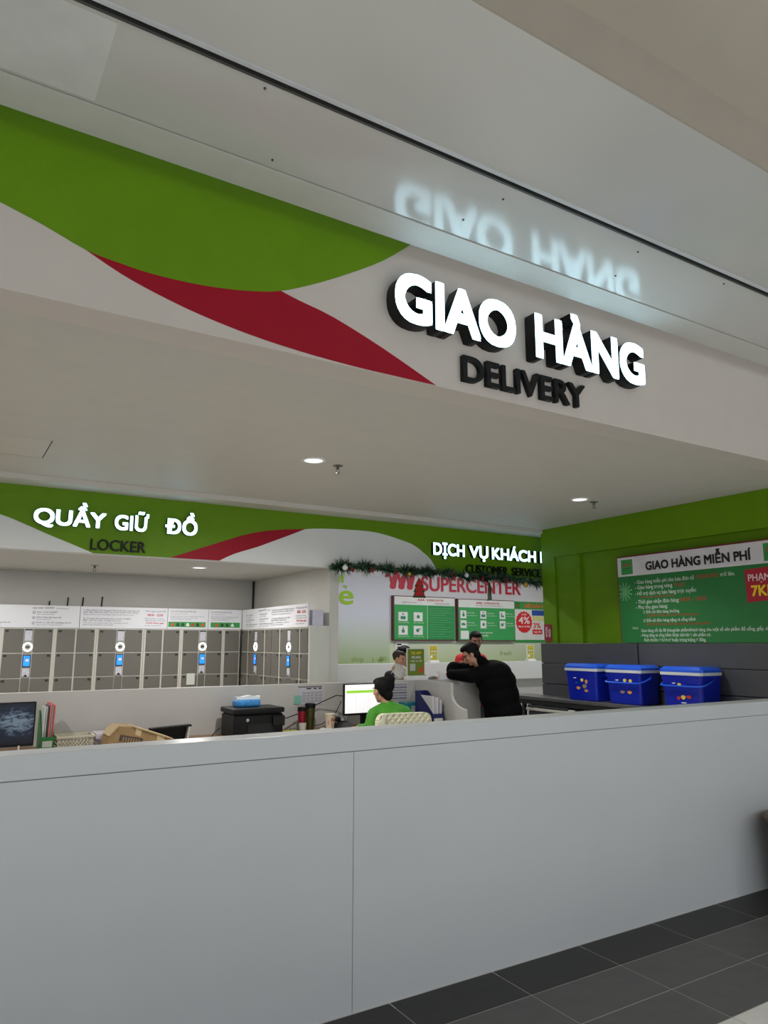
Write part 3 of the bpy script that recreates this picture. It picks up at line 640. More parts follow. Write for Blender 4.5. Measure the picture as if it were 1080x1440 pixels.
b2 = board('right green board with six icon cards in two rows', 7.05, 8.247, 1.625, 2.295)
logo_small(b2, 7.42, 2.22, 0.5); put('printed_line', text('HÌNH THỨC THANH TOÁN LINH HOẠT', 0.016, 0.55, 0), ink, b2, FY(7.41, 9.223, 2.185))
for i in range(6):
    x = 7.10 + (i % 3) * 0.405; z = 1.985 if i < 3 else 1.83
    icon_card(b2, x, x + 0.12, z, z + 0.125, (2, 0, 4, 3, 1, 5)[i]); put('printed_line', text('Thanh toán', 0.02, 0.15, 0.01), pw, b2, FY(x + 0.135, 9.2255, z + 0.08)); put('printed_line', text('tại quầy dịch vụ', 0.018, 0.2, 0), pw, b2, FY(x + 0.135, 9.2255, z + 0.04))
part('code_card', SB((7.10, 9.222, 1.66), (7.26, 9.2272, 1.79)), icon_w, b2)
put('printed_line', text('Quét mã thanh toán', 0.026, 0.30, 0.02), pw, b2, FY(7.45, 9.2255, 1.75)); put('printed_line', text('tại quầy', 0.026, 0.22, 0.02), pw, b2, FY(7.45, 9.2255, 1.705))
po = thing('promo_poster', 'white and green poster with red 4% starburst', 'poster', (8.65, 9.28, 1.61))
part('sheet', SB((8.272, 9.284, 1.605), (9.02, 9.291, 2.29)), icon_w, po)
part('green_band', SB((8.272, 9.2825, 2.16), (9.02, 9.2845, 2.29)), grn, po); part('green_band', SB((8.272, 9.2825, 1.605), (9.02, 9.2845, 1.65)), grn, po)
part('logo_block', SB((8.31, 9.281, 2.18), (8.41, 9.283, 2.27)), M('deep_green_print', (40, 120, 50), 0.5), po); put('printed_line', text('AAA', 0.03, 0.07, 0.03), crim, po, FY(8.325, 9.2805, 2.21))
put('printed_line', text('CHIẾT KHẤU THẺ', 0.06, 0.50, 0.03), M('orange_print', (236, 96, 50), 0.5), po, FY(8.50, 9.2815, 2.19))
st_ = [(8.495 + (0.185 if i % 2 else 0.17)*math.cos(2*PI*i/36), 1.945 + (0.185 if i % 2 else 0.17)*math.sin(2*PI*i/36)) for i in range(36)]
part('starburst', MB().prism(st_, lambda a, b, s: (a, 9.283 - s, b), 0, 0.004), M('burst_red', (214, 26, 40), 0.45), po)
put('printed_line', text('4%', 0.115, 0.25, 0.012), wht, po, FY(8.37, 9.278, 1.92)); put('printed_line', text('ƯU ĐÃI', 0.024, 0.11, 0.03), wht, po, FY(8.44, 9.278, 2.06)); put('printed_line', text('hoàn từ 1 tỷ đồng', 0.026, 0.26, 0.03), wht, po, FY(8.365, 9.278, 1.86))
part('bank_card', SB((8.68, 9.279, 2.06), (8.96, 9.283, 2.15)), M('card_blue', (40, 80, 170), 0.4), po); part('bank_card', SB((8.69, 9.279, 1.97), (8.96, 9.283, 2.055)), M('card_yellow', (214, 214, 150), 0.4), po)
put('printed_line', text('3%', 0.085, 0.17, 0.02), M('burst_red', (0,0,0)), po, FY(8.70, 9.2825, 1.85)); part('red_pill', MB().bbox((8.68, 9.279, 1.745), (8.90, 9.2835, 1.825), 0.002), M('burst_red', (0,0,0)), po); put('printed_line', text('hoàn tiền', 0.03, 0.16, 0.02), wht, po, FY(8.71, 9.2785, 1.77))
bk = thing('wall_picture', 'black and white bicycle print on the wall beside a yellow sign', 'picture', (5.98, 9.0, 1.3))
# small yellow sign cards on the service counter, and the app sign on the partition
def table_sign(label, x, y, z, w, h, m, lines, foot):
    t = thing('table_sign', label, 'sign', (x, y, z))
    part('base', MB().bbox((x - w*0.55, y - 0.04, z), (x + w*0.55, y + 0.04, z + foot), 0.004), M('acrylic_white', (232, 234, 236), 0.3), t)
    part('holder', SB((x - w/2, y - 0.004, z + foot), (x + w/2, y + 0.006, z + foot + h)), M('acrylic_white', (0,0,0)), t)
    part('card', SB((x - w/2 + 0.008, y - 0.006, z + foot + 0.008), (x + w/2 - 0.008, y - 0.0035, z + foot + h - 0.008)), m, t)
    for s, u, v, hh, ww, mm in lines: put('printed_line', text(s, hh, ww, 0.02), mm, t, FY(x - w/2 + u, y - 0.0075, z + foot + v))
    return t
ygm = M('sign_olive_yellow', (176, 172, 50), 0.5, var=0.1, scale=20)
yl = [('MM APP', 0.025, 0.165, 0.022, 0.10, yel), ('MCARD', 0.03, 0.12, 0.02, 0.09, wht), ('tải ngay', 0.03, 0.075, 0.018, 0.09, pw)]
o = table_sign('small yellow-green sign card on the service counter beside the bicycle print', 6.105, 8.58, 1.321, 0.145, 0.215, ygm, yl, 0.03)
part('code_patch', SB((6.05, 8.572, 1.385), (6.085, 8.5735, 1.42)), wht, o)
o = table_sign('small yellow-green sign card on the service counter right of the leaning man', 7.96, 8.58, 1.321, 0.145, 0.215, ygm, yl, 0.03)
part('code_patch', SB((7.905, 8.572, 1.385), (7.94, 8.5735, 1.42)), wht, o)
o = table_sign('larger olive green app sign standing on the partition by the baby', 4.53, 6.70, 1.201, 0.235, 0.30, M('sign_olive', (110, 134, 40), 0.5, var=0.06), [('Tải APP', 0.05, 0.235, 0.028, 0.14, yel), ('MCARD', 0.06, 0.19, 0.026, 0.12, wht), ('nhận ưu đãi', 0.045, 0.155, 0.02, 0.15, pw)], 0.04)
part('code_patch', SB((4.45, 6.692, 1.30), (4.52, 6.6935, 1.375)), M('code_card', (190, 196, 190), 0.5), o)
part('printed_blob', MB().prism([(4.56, 1.29), (4.60, 1.27), (4.63, 1.30), (4.625, 1.36), (4.60, 1.33), (4.57, 1.33)], lambda a, b, s: (a, 6.6935 - s, b), 0, 0.002), M('orange_red_print', (196, 82, 50), 0.5), o)
# bicycle print
part('sheet', SB((5.92, 9.284, 1.32), (6.14, 9.2915, 1.62)), wht, bk)
rg = MB().lathe([(0.075, -0.001), (0.075, 0.001), (0.095, 0.001), (0.095, -0.001), (0.075, -0.001)], n=24)
for i, v in enumerate(rg.v): rg.v[i] = Vector((6.0 + v.x, 9.2825 + v.z, 1.44 + v.y))
part('printed_wheel', rg, black, bk)
part('printed_bar', SB((5.94, 9.2815, 1.565), (6.02, 9.2835, 1.585)), black, bk); part('printed_bar', SB((5.94, 9.2815, 1.53), (6.08, 9.2835, 1.545)), black, bk)

# ------------------------------------------------------------------ desk items
ZD = 0.7805
def rotz(mb, c, a, s=1.0):
    R = Matrix.Rotation(a, 3, 'Z'); c = Vector(c)
    for i, v in enumerate(mb.v): mb.v[i] = c + R @ (v - c)
    return mb
def monitor(label, x0, x1, y, z0, z1, screen_m, fr):
    cx = (x0 + x1) / 2
    t = thing('monitor', label, 'monitor', (cx, y, ZD))
    part('base', MB().bbox((cx - 0.11, y - 0.09, ZD), (cx + 0.11, y + 0.1, ZD + 0.015), 0.005), black, t)
    part('stand', MB().bbox((cx - 0.03, y + 0.03, ZD + 0.014), (cx + 0.03, y + 0.055, (z0 + z1)/2), 0.004), black, t)
    s = part('housing', MB().bbox((x0, y, z0), (x1, y + 0.035, z1), 0.006), black, t)
    part('screen', SB((x0 + fr, y - 0.002, z0 + fr*2), (x1 - fr, y + 0.001, z1 - fr)), screen_m, s)
    return t
def wallpaper():
    m = bpy.data.materials.new('dark_blue_wallpaper'); m.use_nodes = True; nt = m.node_tree; b = nt.nodes['Principled BSDF']
    b.inputs['Roughness'].default_value = 0.25; b.inputs['Base Color'].default_value = (0.004, 0.006, 0.012, 1)
    tc = nt.nodes.new('ShaderNodeTexCoord'); n = nt.nodes.new('ShaderNodeTexNoise'); n.inputs['Scale'].default_value = 16; n.inputs['Detail'].default_value = 6; n.inputs['Distortion'].default_value = 1.2
    mp_ = nt.nodes.new('ShaderNodeMapping'); mp_.inputs['Scale'].default_value = (1, 1, 2.2)
    nt.links.new(tc.outputs['Object'], mp_.inputs[0]); nt.links.new(mp_.outputs[0], n.inputs['Vector'])
    g = nt.nodes.new('ShaderNodeTexGradient'); g.gradient_type = 'SPHERICAL'; m2 = nt.nodes.new('ShaderNodeMapping'); m2.inputs['Scale'].default_value = (3.6, 1, 5.5); m2.inputs['Location'].default_value = (-0.45, 0, -1.35)
    nt.links.new(tc.outputs['Object'], m2.inputs[0]); nt.links.new(m2.outputs[0], g.inputs[0])
    mul = nt.nodes.new('ShaderNodeMath'); mul.operation = 'MULTIPLY'; nt.links.new(n.outputs['Fac'], mul.inputs[0]); nt.links.new(g.outputs['Fac'], mul.inputs[1])
    r = nt.nodes.new('ShaderNodeValToRGB'); e = r.color_ramp.elements; e[0].position = 0.10; e[0].color = (0.003, 0.005, 0.012, 1); e[1].position = 0.42; e[1].color = (0.55, 0.75, 0.95, 1)
    q = e.new(0.26); q.color = (0.02, 0.04, 0.10, 1)
    nt.links.new(mul.outputs[0], r.inputs[0]); nt.links.new(r.outputs[0], b.inputs['Emission Color']); b.inputs['Emission Strength'].default_value = 0.22
    return m
monitor('black monitor with dark blue wallpaper at the left photo edge', 0.20, 0.705, 6.10, 0.85, 1.168, wallpaper(), 0.010)
one('glue_bottle', MB().lathe([(0, 0), (0.02, 0), (0.02, 0.045), (0.007, 0.055), (0.006, 0.085), (0, 0.087)], (0.60, 6.03, ZD), 14), M('cream_plastic', (206, 204, 190), 0.4), 'small cream bottle in front of the dark wallpaper monitor', 'bottle', sm=True)
mon = monitor('monitor with bright white spreadsheet in front of the woman', 3.452, 3.93, 6.35, 0.905, 1.205, M('white_screen', (236, 234, 238), 0.4, emit=0.75, var=0.02), 0.010)
part('screen_bar', SB((3.475, 6.3465, 1.115), (3.90, 6.3475, 1.14)), M('green_screen_bar', (150, 214, 60), 0.4, emit=0.6), mon)
for x in (3.58, 3.72): part('screen_rule', SB((x, 6.3468, 0.94), (x + 0.003, 6.3475, 1.10)), M('grey_screen_rule', (206, 206, 208), 0.4, emit=0.5), mon)
# magazine file
def magfile(label, x0, x1, y0, y1, h, m, papers, tilt=0.0):
    t = thing('magazine_file', label, 'file box', ((x0+x1)/2, (y0+y1)/2, ZD))
    prof = [(y0, 0), (y1, 0), (y1, h), (y1 - 0.05, h), (y0, h * 0.36)]
    for a, b in ((x0, x0 + 0.003), (x1 - 0.003, x1)):
        part('side_panel', MB().prism(prof, lambda p, q, s: (s, p, ZD + q), a, b), m, t)
    part('front_panel', SB((x0 + 0.0031, y0, ZD), (x1 - 0.0031, y0 + 0.003, ZD + h * 0.36)), m, t)
    part('back_panel', SB((x0 + 0.0031, y1 - 0.003, ZD), (x1 - 0.0031, y1, ZD + h)), m, t)
    part('label_card', SB((x0 + 0.012, y0 - 0.002, ZD + 0.03), (x1 - 0.012, y0, ZD + 0.075)), M('label_paper', (206, 212, 206), 0.6), t)
    n = len(papers); w = (x1 - x0 - 0.012) / n
    for i, (c, hh) in enumerate(papers):
        pm = M('folder_%d_%d_%d' % c, c, 0.6)
        pg = SB((x0 + 0.006 + w*i, y0 + 0.015, ZD + 0.003), (x0 + 0.006 + w*(i + 0.75), y1 - 0.01, ZD + hh))
        for k, v in enumerate(pg.v): pg.v[k] = Vector((v.x + tilt * (v.z - ZD), v.y, v.z))
        setp(one('folder', pg, pm, '%s in the %s' % (('thin sheet bundle', 'pale folder', 'dark folder', 'pink folder', 'grey folder', 'card folder')[i % 6], label), 'folder'), group='folders in desk file boxes')
    return t
magfile('green magazine file stuffed with folders', 0.775, 0.868, 6.28, 6.52, 0.29, M('file_green', (30, 128, 56), 0.4), [((196, 204, 200), 0.325), ((172, 176, 172), 0.33), ((66, 58, 56), 0.335), ((206, 120, 120), 0.36), ((150, 140, 134), 0.335), ((196, 92, 92), 0.34)], 0.02)
magfile('navy blue magazine file holding white papers by the wing panel', 4.33, 4.46, 6.10, 6.42, 0.33, M('file_navy', (28, 34, 92), 0.4), [((206, 206, 214), 0.29), ((190, 190, 200), 0.28), ((220, 220, 224), 0.27), ((170, 164, 176), 0.275), ((214, 214, 220), 0.25)], 0.0)
# basket
bs = thing('storage_basket', 'beige perforated plastic basket on the desk', 'basket', (1.02, 6.35, ZD))
bm_ = M('beige_plastic', (196, 192, 172), 0.5)
bx0, bx1, by0, by1, bh = 0.885, 1.165, 6.26, 6.47, 0.105
part('floor', SB((bx0 + 0.015, by0 + 0.015, ZD), (bx1 - 0.015, by1 - 0.015, ZD + 0.004)), bm_, bs)
def bask(v0, v1, fixed, along_x):
    w = MB(); n = int(abs(v1 - v0) / 0.024)
    for zz in (0.0, 0.030, 0.060): 
        a, b = (v0, v1)
        if along_x: w.box((a, fixed, ZD + zz), (b, fixed + 0.004, ZD + zz + 0.009))
        else: w.box((fixed, a, ZD + zz), (fixed + 0.004, b, ZD + zz + 0.010))
    for i in range(n + 1):
        q = v0 + (v1 - v0) * i / n
        if along_x: w.box((q - 0.004, fixed, ZD), (q + 0.004, fixed + 0.004, ZD + bh - 0.01))
        else: w.box((fixed, q - 0.004, ZD), (fixed + 0.004, q + 0.004, ZD + bh - 0.01))
    part('lattice_side', w, bm_, bs)
bask(bx0 + 0.012, bx1 - 0.012, by0 + 0.012, True); bask(bx0 + 0.012, bx1 - 0.012, by1 - 0.016, True)
bask(by0 + 0.02, by1 - 0.02, bx0 + 0.010, False); bask(by0 + 0.02, by1 - 0.02, bx1 - 0.014, False)
rim = MB(); rim.box((bx0, by0, ZD + bh - 0.016), (bx1, by0 + 0.014, ZD + bh)); rim.box((bx0, by1 - 0.014, ZD + bh - 0.016), (bx1, by1, ZD + bh)); rim.box((bx0, by0 + 0.014, ZD + bh - 0.016), (bx0 + 0.014, by1 - 0.014, ZD + bh)); rim.box((bx1 - 0.014, by0 + 0.014, ZD + bh - 0.016), (bx1, by1 - 0.014, ZD + bh))
part('rim', rim, bm_, bs)
ps = thing('paper_stack', 'stack of white and lilac papers between basket and cardboard box', 'papers', (1.28, 6.42, ZD))
for i in range(5):
    mb = SB((1.19, 6.34, ZD + 0.02*i), (1.34, 6.56, ZD + 0.02*i + 0.0195)); part('ream', rotz(mb, (1.265, 6.45, 0), 0.04 * (i % 3 - 1)), M('paper_lilac' if i in (0, 2) else 'paper_white', (176, 170, 206) if i in (0, 2) else (214, 212, 222), 0.6), ps)
# cardboard box, tipped
cb = thing('cardboard_box', 'tipped brown cardboard box with shiny tape and printed label', 'box', (1.47, 6.15, ZD))
card = M('cardboard', (150, 122, 82), 0.6, var=0.08, scale=18)
Q = lambda u, d, z: (u, 6.06 + d, ZD + z)
body = [(1.215, 0.0), (1.70, 0.0), (1.715, 0.055), (1.40, 0.168), (1.30, 0.178), (1.235, 0.11)]
part('body', MB().prism(body, lambda a, b, s: (a, 6.06 + s, ZD + b), 0, 0.25), card, cb)
part('flap', MB().prism([(1.30, 0.178), (1.235, 0.11), (1.222, 0.112), (1.292, 0.186)], lambda a, b, s: (a, 6.05 + s, ZD + b), 0, 0.24), M('cardboard_edge', (178, 156, 114), 0.6), cb)
part('flap', MB().prism([(1.40, 0.169), (1.73, 0.0501), (1.735, 0.057), (1.405, 0.176)], lambda a, b, s: (a, 6.05 + s, ZD + b), 0, 0.27), M('cardboard_edge', (0,0,0)), cb)
part('printed_label', MB().prism([(1.315, 0.115), (1.49, 0.075), (1.478, 0.028), (1.303, 0.068)], lambda a, b, s: (a, 6.0595 - s, ZD + b), 0, 0.001), M('label_brown_ink', (74, 62, 58), 0.6), cb)
for k in range(7):
    u = 1.335 + k*0.02
    part('label_bar', MB().prism([(u, 0.102 - (u-1.315)*0.23), (u + 0.010, 0.10 - (u-1.315)*0.23), (u + 0.004, 0.066 - (u-1.315)*0.23), (u - 0.006, 0.068 - (u-1.315)*0.23)], lambda a, b, s: (a, 6.058 - s, ZD + b), 0, 0.001), card, cb)
tape = M('packing_tape', (200, 176, 130), 0.08, var=0.02, bump=0.3, bscale=80, coat=1.0)
part('tape', MB().prism([(1.43, 0.158), (1.475, 0.142), (1.47, 0.09), (1.425, 0.105)], lambda a, b, s: (a, 6.0588 - s, ZD + b), 0, 0.0012), tape, cb)
part('tape', MB().prism([(1.60, 0.097), (1.66, 0.076), (1.655, 0.03), (1.595, 0.045)], lambda a, b, s: (a, 6.0588 - s, ZD + b), 0, 0.0012), tape, cb)
bt = thing('document_tray', 'black document tray with pale edge behind the cardboard box', 'tray', (1.8, 6.45, ZD))
part('shell', MB().prism([(1.62, 0.0), (1.945, 0.0), (1.965, 0.105), (1.965, 0.12), (1.62, 0.105)], lambda a, b, s: (a, 6.43 + s, ZD + b), 0, 0.004), black, bt)
part('top_rim', MB().prism([(1.62, 0.095), (1.968, 0.112), (1.968, 0.128), (1.62, 0.112)], lambda a, b, s: (a, 6.36 + s, ZD + b), 0, 0.07), black, bt)
part('base', SB((1.62, 6.362, ZD), (1.94, 6.43, ZD + 0.004)), black, bt)
part('pale_edge', MB().prism([(1.93, 0.0), (1.945, 0.0), (1.958, 0.11), (1.943, 0.11)], lambda a, b, s: (a, 6.362 + s, ZD + b), 0, 0.06), M('pale_edge', (202, 204, 190), 0.5), bt)
# printer
pr_ = thing('printer', 'black multifunction laser printer with paper in its tray', 'printer', (2.53, 6.38, ZD))
pb = M('printer_black', (11, 11, 13), 0.45, spec=0.3)
part('body', MB().bbox((2.295, 6.22, ZD), (2.76, 6.55, ZD + 0.195), 0.012), pb, pr_)
lid_ = part('scanner_lid', MB().bbox((2.285, 6.20, ZD + 0.205), (2.765, 6.56, ZD + 0.25), 0.012), pb, pr_)
part('neck', SB((2.31, 6.24, ZD + 0.195), (2.75, 6.54, ZD + 0.205)), M('printer_gap', (8, 8, 9), 0.6), pr_)
part('control_panel', MB().bbox((2.65, 6.19, ZD + 0.09), (2.765, 6.222, ZD + 0.18), 0.008), M('panel_black', (12, 12, 14), 0.15), pr_)
part('output_slot', SB((2.42, 6.214, ZD + 0.03), (2.66, 6.2205, ZD + 0.115)), M('printer_gap', (0,0,0)), pr_)
part('paper_tray', MB().bbox((2.44, 6.10, ZD + 0.012), (2.70, 6.22, ZD + 0.022), 0.003), pb, pr_)
part('badge', MB().cyl((2.42, 6.2205, ZD + 0.15), (2.42, 6.217, ZD + 0.15), 0.013, n=18), M('badge_silver', (190, 194, 198), 0.4), pr_)
put('badge_text', text('hp', 0.012, 0.014, 0.02, 0), pb, pr_, FY(2.413, 6.2165, ZD + 0.146))
one('paper_sheet', SB((2.46, 6.105, ZD + 0.023), (2.68, 6.21, ZD + 0.029)), M('paper_bright', (226, 226, 236), 0.6), 'white sheets lying in the printer tray', 'paper')
ts = thing('tissue_pack', 'blue and white tissue pack lying on the printer', 'tissues', (2.47, 6.42, ZD + 0.251))
part('pack', MB().bbox((2.36, 6.36, ZD + 0.2505), (2.60, 6.48, ZD + 0.315), 0.02), M('tissue_blue', (60, 140, 206), 0.4, var=0.25, scale=30), ts)
part('tissue', MB().prism([(2.375, 0.312), (2.59, 0.312), (2.60, 0.345), (2.57, 0.34), (2.50, 0.352), (2.42, 0.338), (2.37, 0.34)], lambda a, b, s: (a, 6.38 + s, ZD + b), 0, 0.06), M('tissue_white', (226, 232, 240), 0.6), ts)
# small things right of the printer
one('notepad', rotz(MB().bbox((2.83, 6.30, ZD), (2.98, 6.42, ZD + 0.018), 0.002), (2.9, 6.36, 0), 0.2), M('yellow_green_pad', (190, 200, 90), 0.6), 'yellow-green notepad beside the printer', 'notepad')
sp_ = thing('stapler', 'grey stapler with pen standing beside white cup', 'stapler', (2.98, 6.38, ZD))
part('base', MB().bbox((2.93, 6.43, ZD), (3.04, 6.46, ZD + 0.012), 0.003), M('grey_plastic', (110, 110, 108), 0.4), sp_); part('arm', MB().bbox((2.93, 6.432, ZD + 0.014), (3.035, 6.458, ZD + 0.036), 0.006), M('grey_plastic', (0,0,0)), sp_)
one('pen', MB().cyl((2.90, 6.20, ZD + 0.005), (2.96, 6.10, ZD + 0.005), 0.005), M('white_pen', (216, 216, 210), 0.4), 'white pen lying in front of the yellow-green notepad', 'pen')
one('cup', MB().lathe([(0, 0.004), (0.03, 0.0), (0.036, 0.05), (0.038, 0.075), (0.034, 0.075), (0.03, 0.01), (0, 0.01)], (3.035, 6.40, ZD), 18), M('cup_white', (206, 204, 200), 0.3), 'short white cup left of the red tumbler', 'cup', sm=True)
for x, y, r, h, c, nm, lb in ((3.075, 6.50, 0.040, 0.215, (150, 30, 52), 'tumbler_red', 'red tumbler with black lid beside the olive one'), (3.172, 6.52, 0.049, 0.245, (70, 70, 34), 'tumbler_olive', 'taller olive tumbler with black lid below the calendar')):
    t = thing('tumbler', lb, 'tumbler', (x, y, ZD))
    part('body', MB().lathe([(0, 0), (r * 0.78, 0), (r * 0.8, 0.01), (r, h * 0.8), (r, h * 0.82), (0, h * 0.82)], (x, y, ZD), 20), M(nm, c, 0.25, 0.3), t, True)
    part('lid', MB().lathe([(0, h * 0.821), (r * 1.05, h * 0.821), (r * 1.06, h * 0.98), (r * 0.9, h), (0, h)], (x, y, ZD), 20), black, t, True)
one('paper_sheet', MB().prism([(3.04, 0.002), (3.29, 0.002), (3.27, 0.012), (3.13, 0.055), (3.10, 0.05)], lambda a, b, s: (a, 6.15 + s, ZD + b), 0, 0.003), M('paper_bright', (0,0,0)), 'loose curled white paper in front of the tumblers', 'paper')
ct = thing('paper_cup', 'tall printed paper cup on the desk near the white monitor', 'cup', (3.225, 6.2, ZD))
part('cup', MB().lathe([(0, 0.004), (0.034, 0), (0.049, 0.165), (0.051, 0.168), (0.0, 0.168)], (3.225, 6.2, ZD), 22), M('cup_cream', (214, 206, 186), 0.5), ct, True)
for a0, c, z, s in ((-2.1, (206, 90, 60), 0.09, 0.026), (-1.25, (70, 86, 60), 0.06, 0.022), (-1.6, (206, 90, 60), 0.12, 0.016), (-1.3, (90, 100, 80), 0.115, 0.014)):
    rr = 0.034 + 0.015 * z / 0.165 + 0.0006
    pm = MB(); pts = []
    for k in range(8):
        b = 2*PI*k/8; aa = a0 + s * math.cos(b) / rr * 0.8; zz = z + s * math.sin(b)
        r2 = 0.034 + 0.015 * zz / 0.165 + 0.0008; pts.append((3.225 + r2*math.cos(aa), 6.2 + r2*math.sin(aa), ZD + zz))
    pm.add(pts, [tuple(range(8))]); part('printed_spot', pm, M('cup_print_%d' % c[0], c, 0.5), ct)
ph = thing('desk_phone', 'black desk phone between the paper cup and the monitor', 'telephone', (3.37, 6.25, ZD))
part('body', MB().prism([(6.17, 0), (6.36, 0), (6.36, 0.10), (6.17, 0.035)], lambda a, b, s: (s, a, ZD + b), 3.30, 3.46), black, ph)
part('handset', MB().bbox((3.29, 6.20, ZD + 0.09), (3.345, 6.37, ZD + 0.135), 0.015), black, ph)
part('display', MB().prism([(6.30, 0.0865), (6.345, 0.102), (6.345, 0.104), (6.30, 0.0885)], lambda a, b, s: (s, a, ZD + b), 3.365, 3.44), M('phone_display', (130, 134, 138), 0.3), ph)
kb = thing('keyboard', 'black keyboard in front of the white monitor', 'keyboard', (3.72, 6.15, ZD))
part('tray', MB().bbox((3.55, 6.08, ZD), (3.92, 6.21, ZD + 0.014), 0.004), black, kb)
for r in range(4):
    for c_ in range(11): part('key', SB((3.558 + c_*0.0325, 6.088 + r*0.029, ZD + 0.0141), (3.586 + c_*0.0325, 6.113 + r*0.029, ZD + 0.020)), M('key_black', (36, 36, 38), 0.5), kb)
one('computer_mouse', MB().lathe([(0, 0), (0.028, 0), (0.031, 0.008), (0.024, 0.022), (0.012, 0.03), (0, 0.032)], (3.42, 6.085, ZD), 18), black, 'black computer mouse under the hand of the woman', 'mouse', sm=True)
one('cable', MB().tube([(2.78, 6.5, ZD + 0.10), (2.95, 6.56, ZD + 0.115), (3.15, 6.6, ZD + 0.16), (3.3, 6.6, ZD + 0.23), (3.45, 6.5, ZD + 0.31), (3.52, 6.42, ZD + 0.30)], 0.005, 6), black, 'black cable strung from the printer to the monitor', 'cable')
one('cable', MB().tube([(2.18, 6.45, ZD + 0.006), (2.22, 6.50, ZD + 0.03), (2.28, 6.54, ZD + 0.06), (2.30, 6.575, ZD + 0.06)], 0.004, 6), black, 'short black power lead left of the printer', 'cable')
one('cable', MB().tube([(3.22, 6.62, ZD + 0.005), (3.36, 6.62, ZD + 0.03), (3.5, 6.6, ZD + 0.14), (3.53, 6.55, ZD + 0.25)], 0.004, 6), black, 'thin black lead hanging below the monitor cable', 'cable')
bxf = thing('box_file', 'teal and white box file behind the woman on desk', 'file box', (4.40, 6.5, ZD))
part('shell', MB().bbox((4.25, 6.48, ZD), (4.49, 6.62, ZD + 0.205), 0.004), M('teal_board', (40, 130, 150), 0.5), bxf)
part('label_card', SB((4.325, 6.476, ZD + 0.01), (4.485, 6.4815, ZD + 0.17)), M('label_grey', (190, 196, 194), 0.6), bxf)
for k in range(3): part('finger_dot', MB().cyl((4.35 + k*0.03, 6.4762, ZD + 0.145), (4.35 + k*0.03, 6.4745, ZD + 0.145), 0.006, n=8), black, bxf)
# papers pinned to the partition
cl = thing('wall_calendar', 'printed calendar sheet pinned to the partition above the tumblers', 'calendar', (3.24, 6.646, 1.0))
part('sheet', SB((3.10, 6.6455, 1.0), (3.385, 6.6495, 1.178)), M('calendar_paper', (196, 194, 202), 0.6), cl)
part('printed_bar', SB((3.10, 6.6445, 1.165), (3.36, 6.6456, 1.178)), M('calendar_bar', (120, 116, 120), 0.6), cl)
for x, w in ((3.19, 0.05), (3.27, 0.03), (3.32, 0.035)): part('printed_word', SB((x, 6.6445, 1.148), (x + w, 6.6456, 1.16)), M('calendar_ink', (60, 58, 62), 0.6), cl)
for r in range(4):
    for c_ in range(5): part('grid_cell', SB((3.145 + c_*0.045, 6.6445, 1.025 + r*0.026), (3.183 + c_*0.045, 6.6456, 1.045 + r*0.026)), M('calendar_cell', (168, 166, 176), 0.6), cl)
one('sticky_note', SB((3.055, 6.643, 1.012), (3.135, 6.6448, 1.092)), M('mint_note', (130, 186, 172), 0.6), 'mint green sticky note beside the calendar', 'note')
sh = thing('schedule_sheet', 'printed table sheet pinned to the partition behind the woman', 'paper', (4.28, 6.646, 1.0))
part('sheet', SB((4.16, 6.6455, 1.0), (4.385, 6.6495, 1.185)), M('calendar_paper', (0,0,0)), sh)
for r in range(6): part('table_row', SB((4.17, 6.6445, 1.012 + r*0.028), (4.375, 6.6456, 1.030 + r*0.028)), M('schedule_row', (150, 150, 162) , 0.6) if r % 2 else M('schedule_row_dark', (120, 120, 134), 0.6), sh)
part('table_rule', SB((4.268, 6.644, 1.005), (4.274, 6.6446, 1.18)), M('calendar_cell', (0,0,0)), sh)

# ------------------------------------------------------------------ ceiling fixtures
def downlight(label, x, y, z, power, r=0.07, warm=(1.0, 0.97, 0.93), spread=165):
    t = thing('downlight', label, 'downlight', (x, y, z), 0, 'ceiling downlights')
    part('trim_ring', MB().lathe([(r, -0.001), (r * 1.02, -0.008), (r * 1.3, -0.005), (r * 1.32, 0.0), (r, -0.001)], (x, y, z), 24), M('ring_white', (226, 226, 224), 0.4), t, True)
    part('lens', MB().lathe([(0, -0.002), (r, -0.002), (r, -0.0008), (0, -0.0008)], (x, y, z), 24), M('downlight_lens', (250, 250, 255), 0.4, emit=1.6, var=0.2, scale=60), t)
    ld = bpy.data.lights.new('lamp', 'AREA'); ld.shape = 'DISK'; ld.size = r * 1.8; ld.energy = power; ld.color = warm; ld.spread = math.radians(spread)
    lo = bpy.data.objects.new('lamp', ld); col.objects.link(lo); lo.parent = t; lo.location = (0, 0, -0.012)
    return t
def sprinkler(label, x, y, z):
    t = thing('sprinkler', label, 'sprinkler', (x, y, z), 0, 'ceiling sprinklers')
    ms = M('sprinkler_metal', (110, 108, 102), 0.35, 0.7)
    part('escutcheon', MB().lathe([(0, -0.004), (0.04, -0.003), (0.042, -0.0005), (0, -0.0005)], (x, y, z), 20), ms, t)
    part('stem', MB().cyl((x, y, z - 0.004), (x, y, z - 0.03), 0.011), ms, t)
    for s in (-1, 1): part('frame_arm', MB().tube([(x + s*0.008, y, z - 0.03), (x + s*0.016, y, z - 0.045), (x + s*0.006, y, z - 0.06)], 0.003, 6), ms, t)
    part('deflector', MB().cyl((x, y, z - 0.06), (x, y, z - 0.063), 0.018, n=12), ms, t)
downlight('round downlight in the delivery ceiling left of centre', 2.367, 4.882, 2.985, 36, spread=163)
downlight('round downlight in the delivery ceiling near the right green wall', 5.267, 4.904, 2.985, 12, spread=110)
sprinkler('grey sprinkler beside the left ceiling downlight', 2.611, 4.945, 2.985)
sprinkler('grey sprinkler near the right green wall ceiling corner', 5.497, 4.933, 2.985)
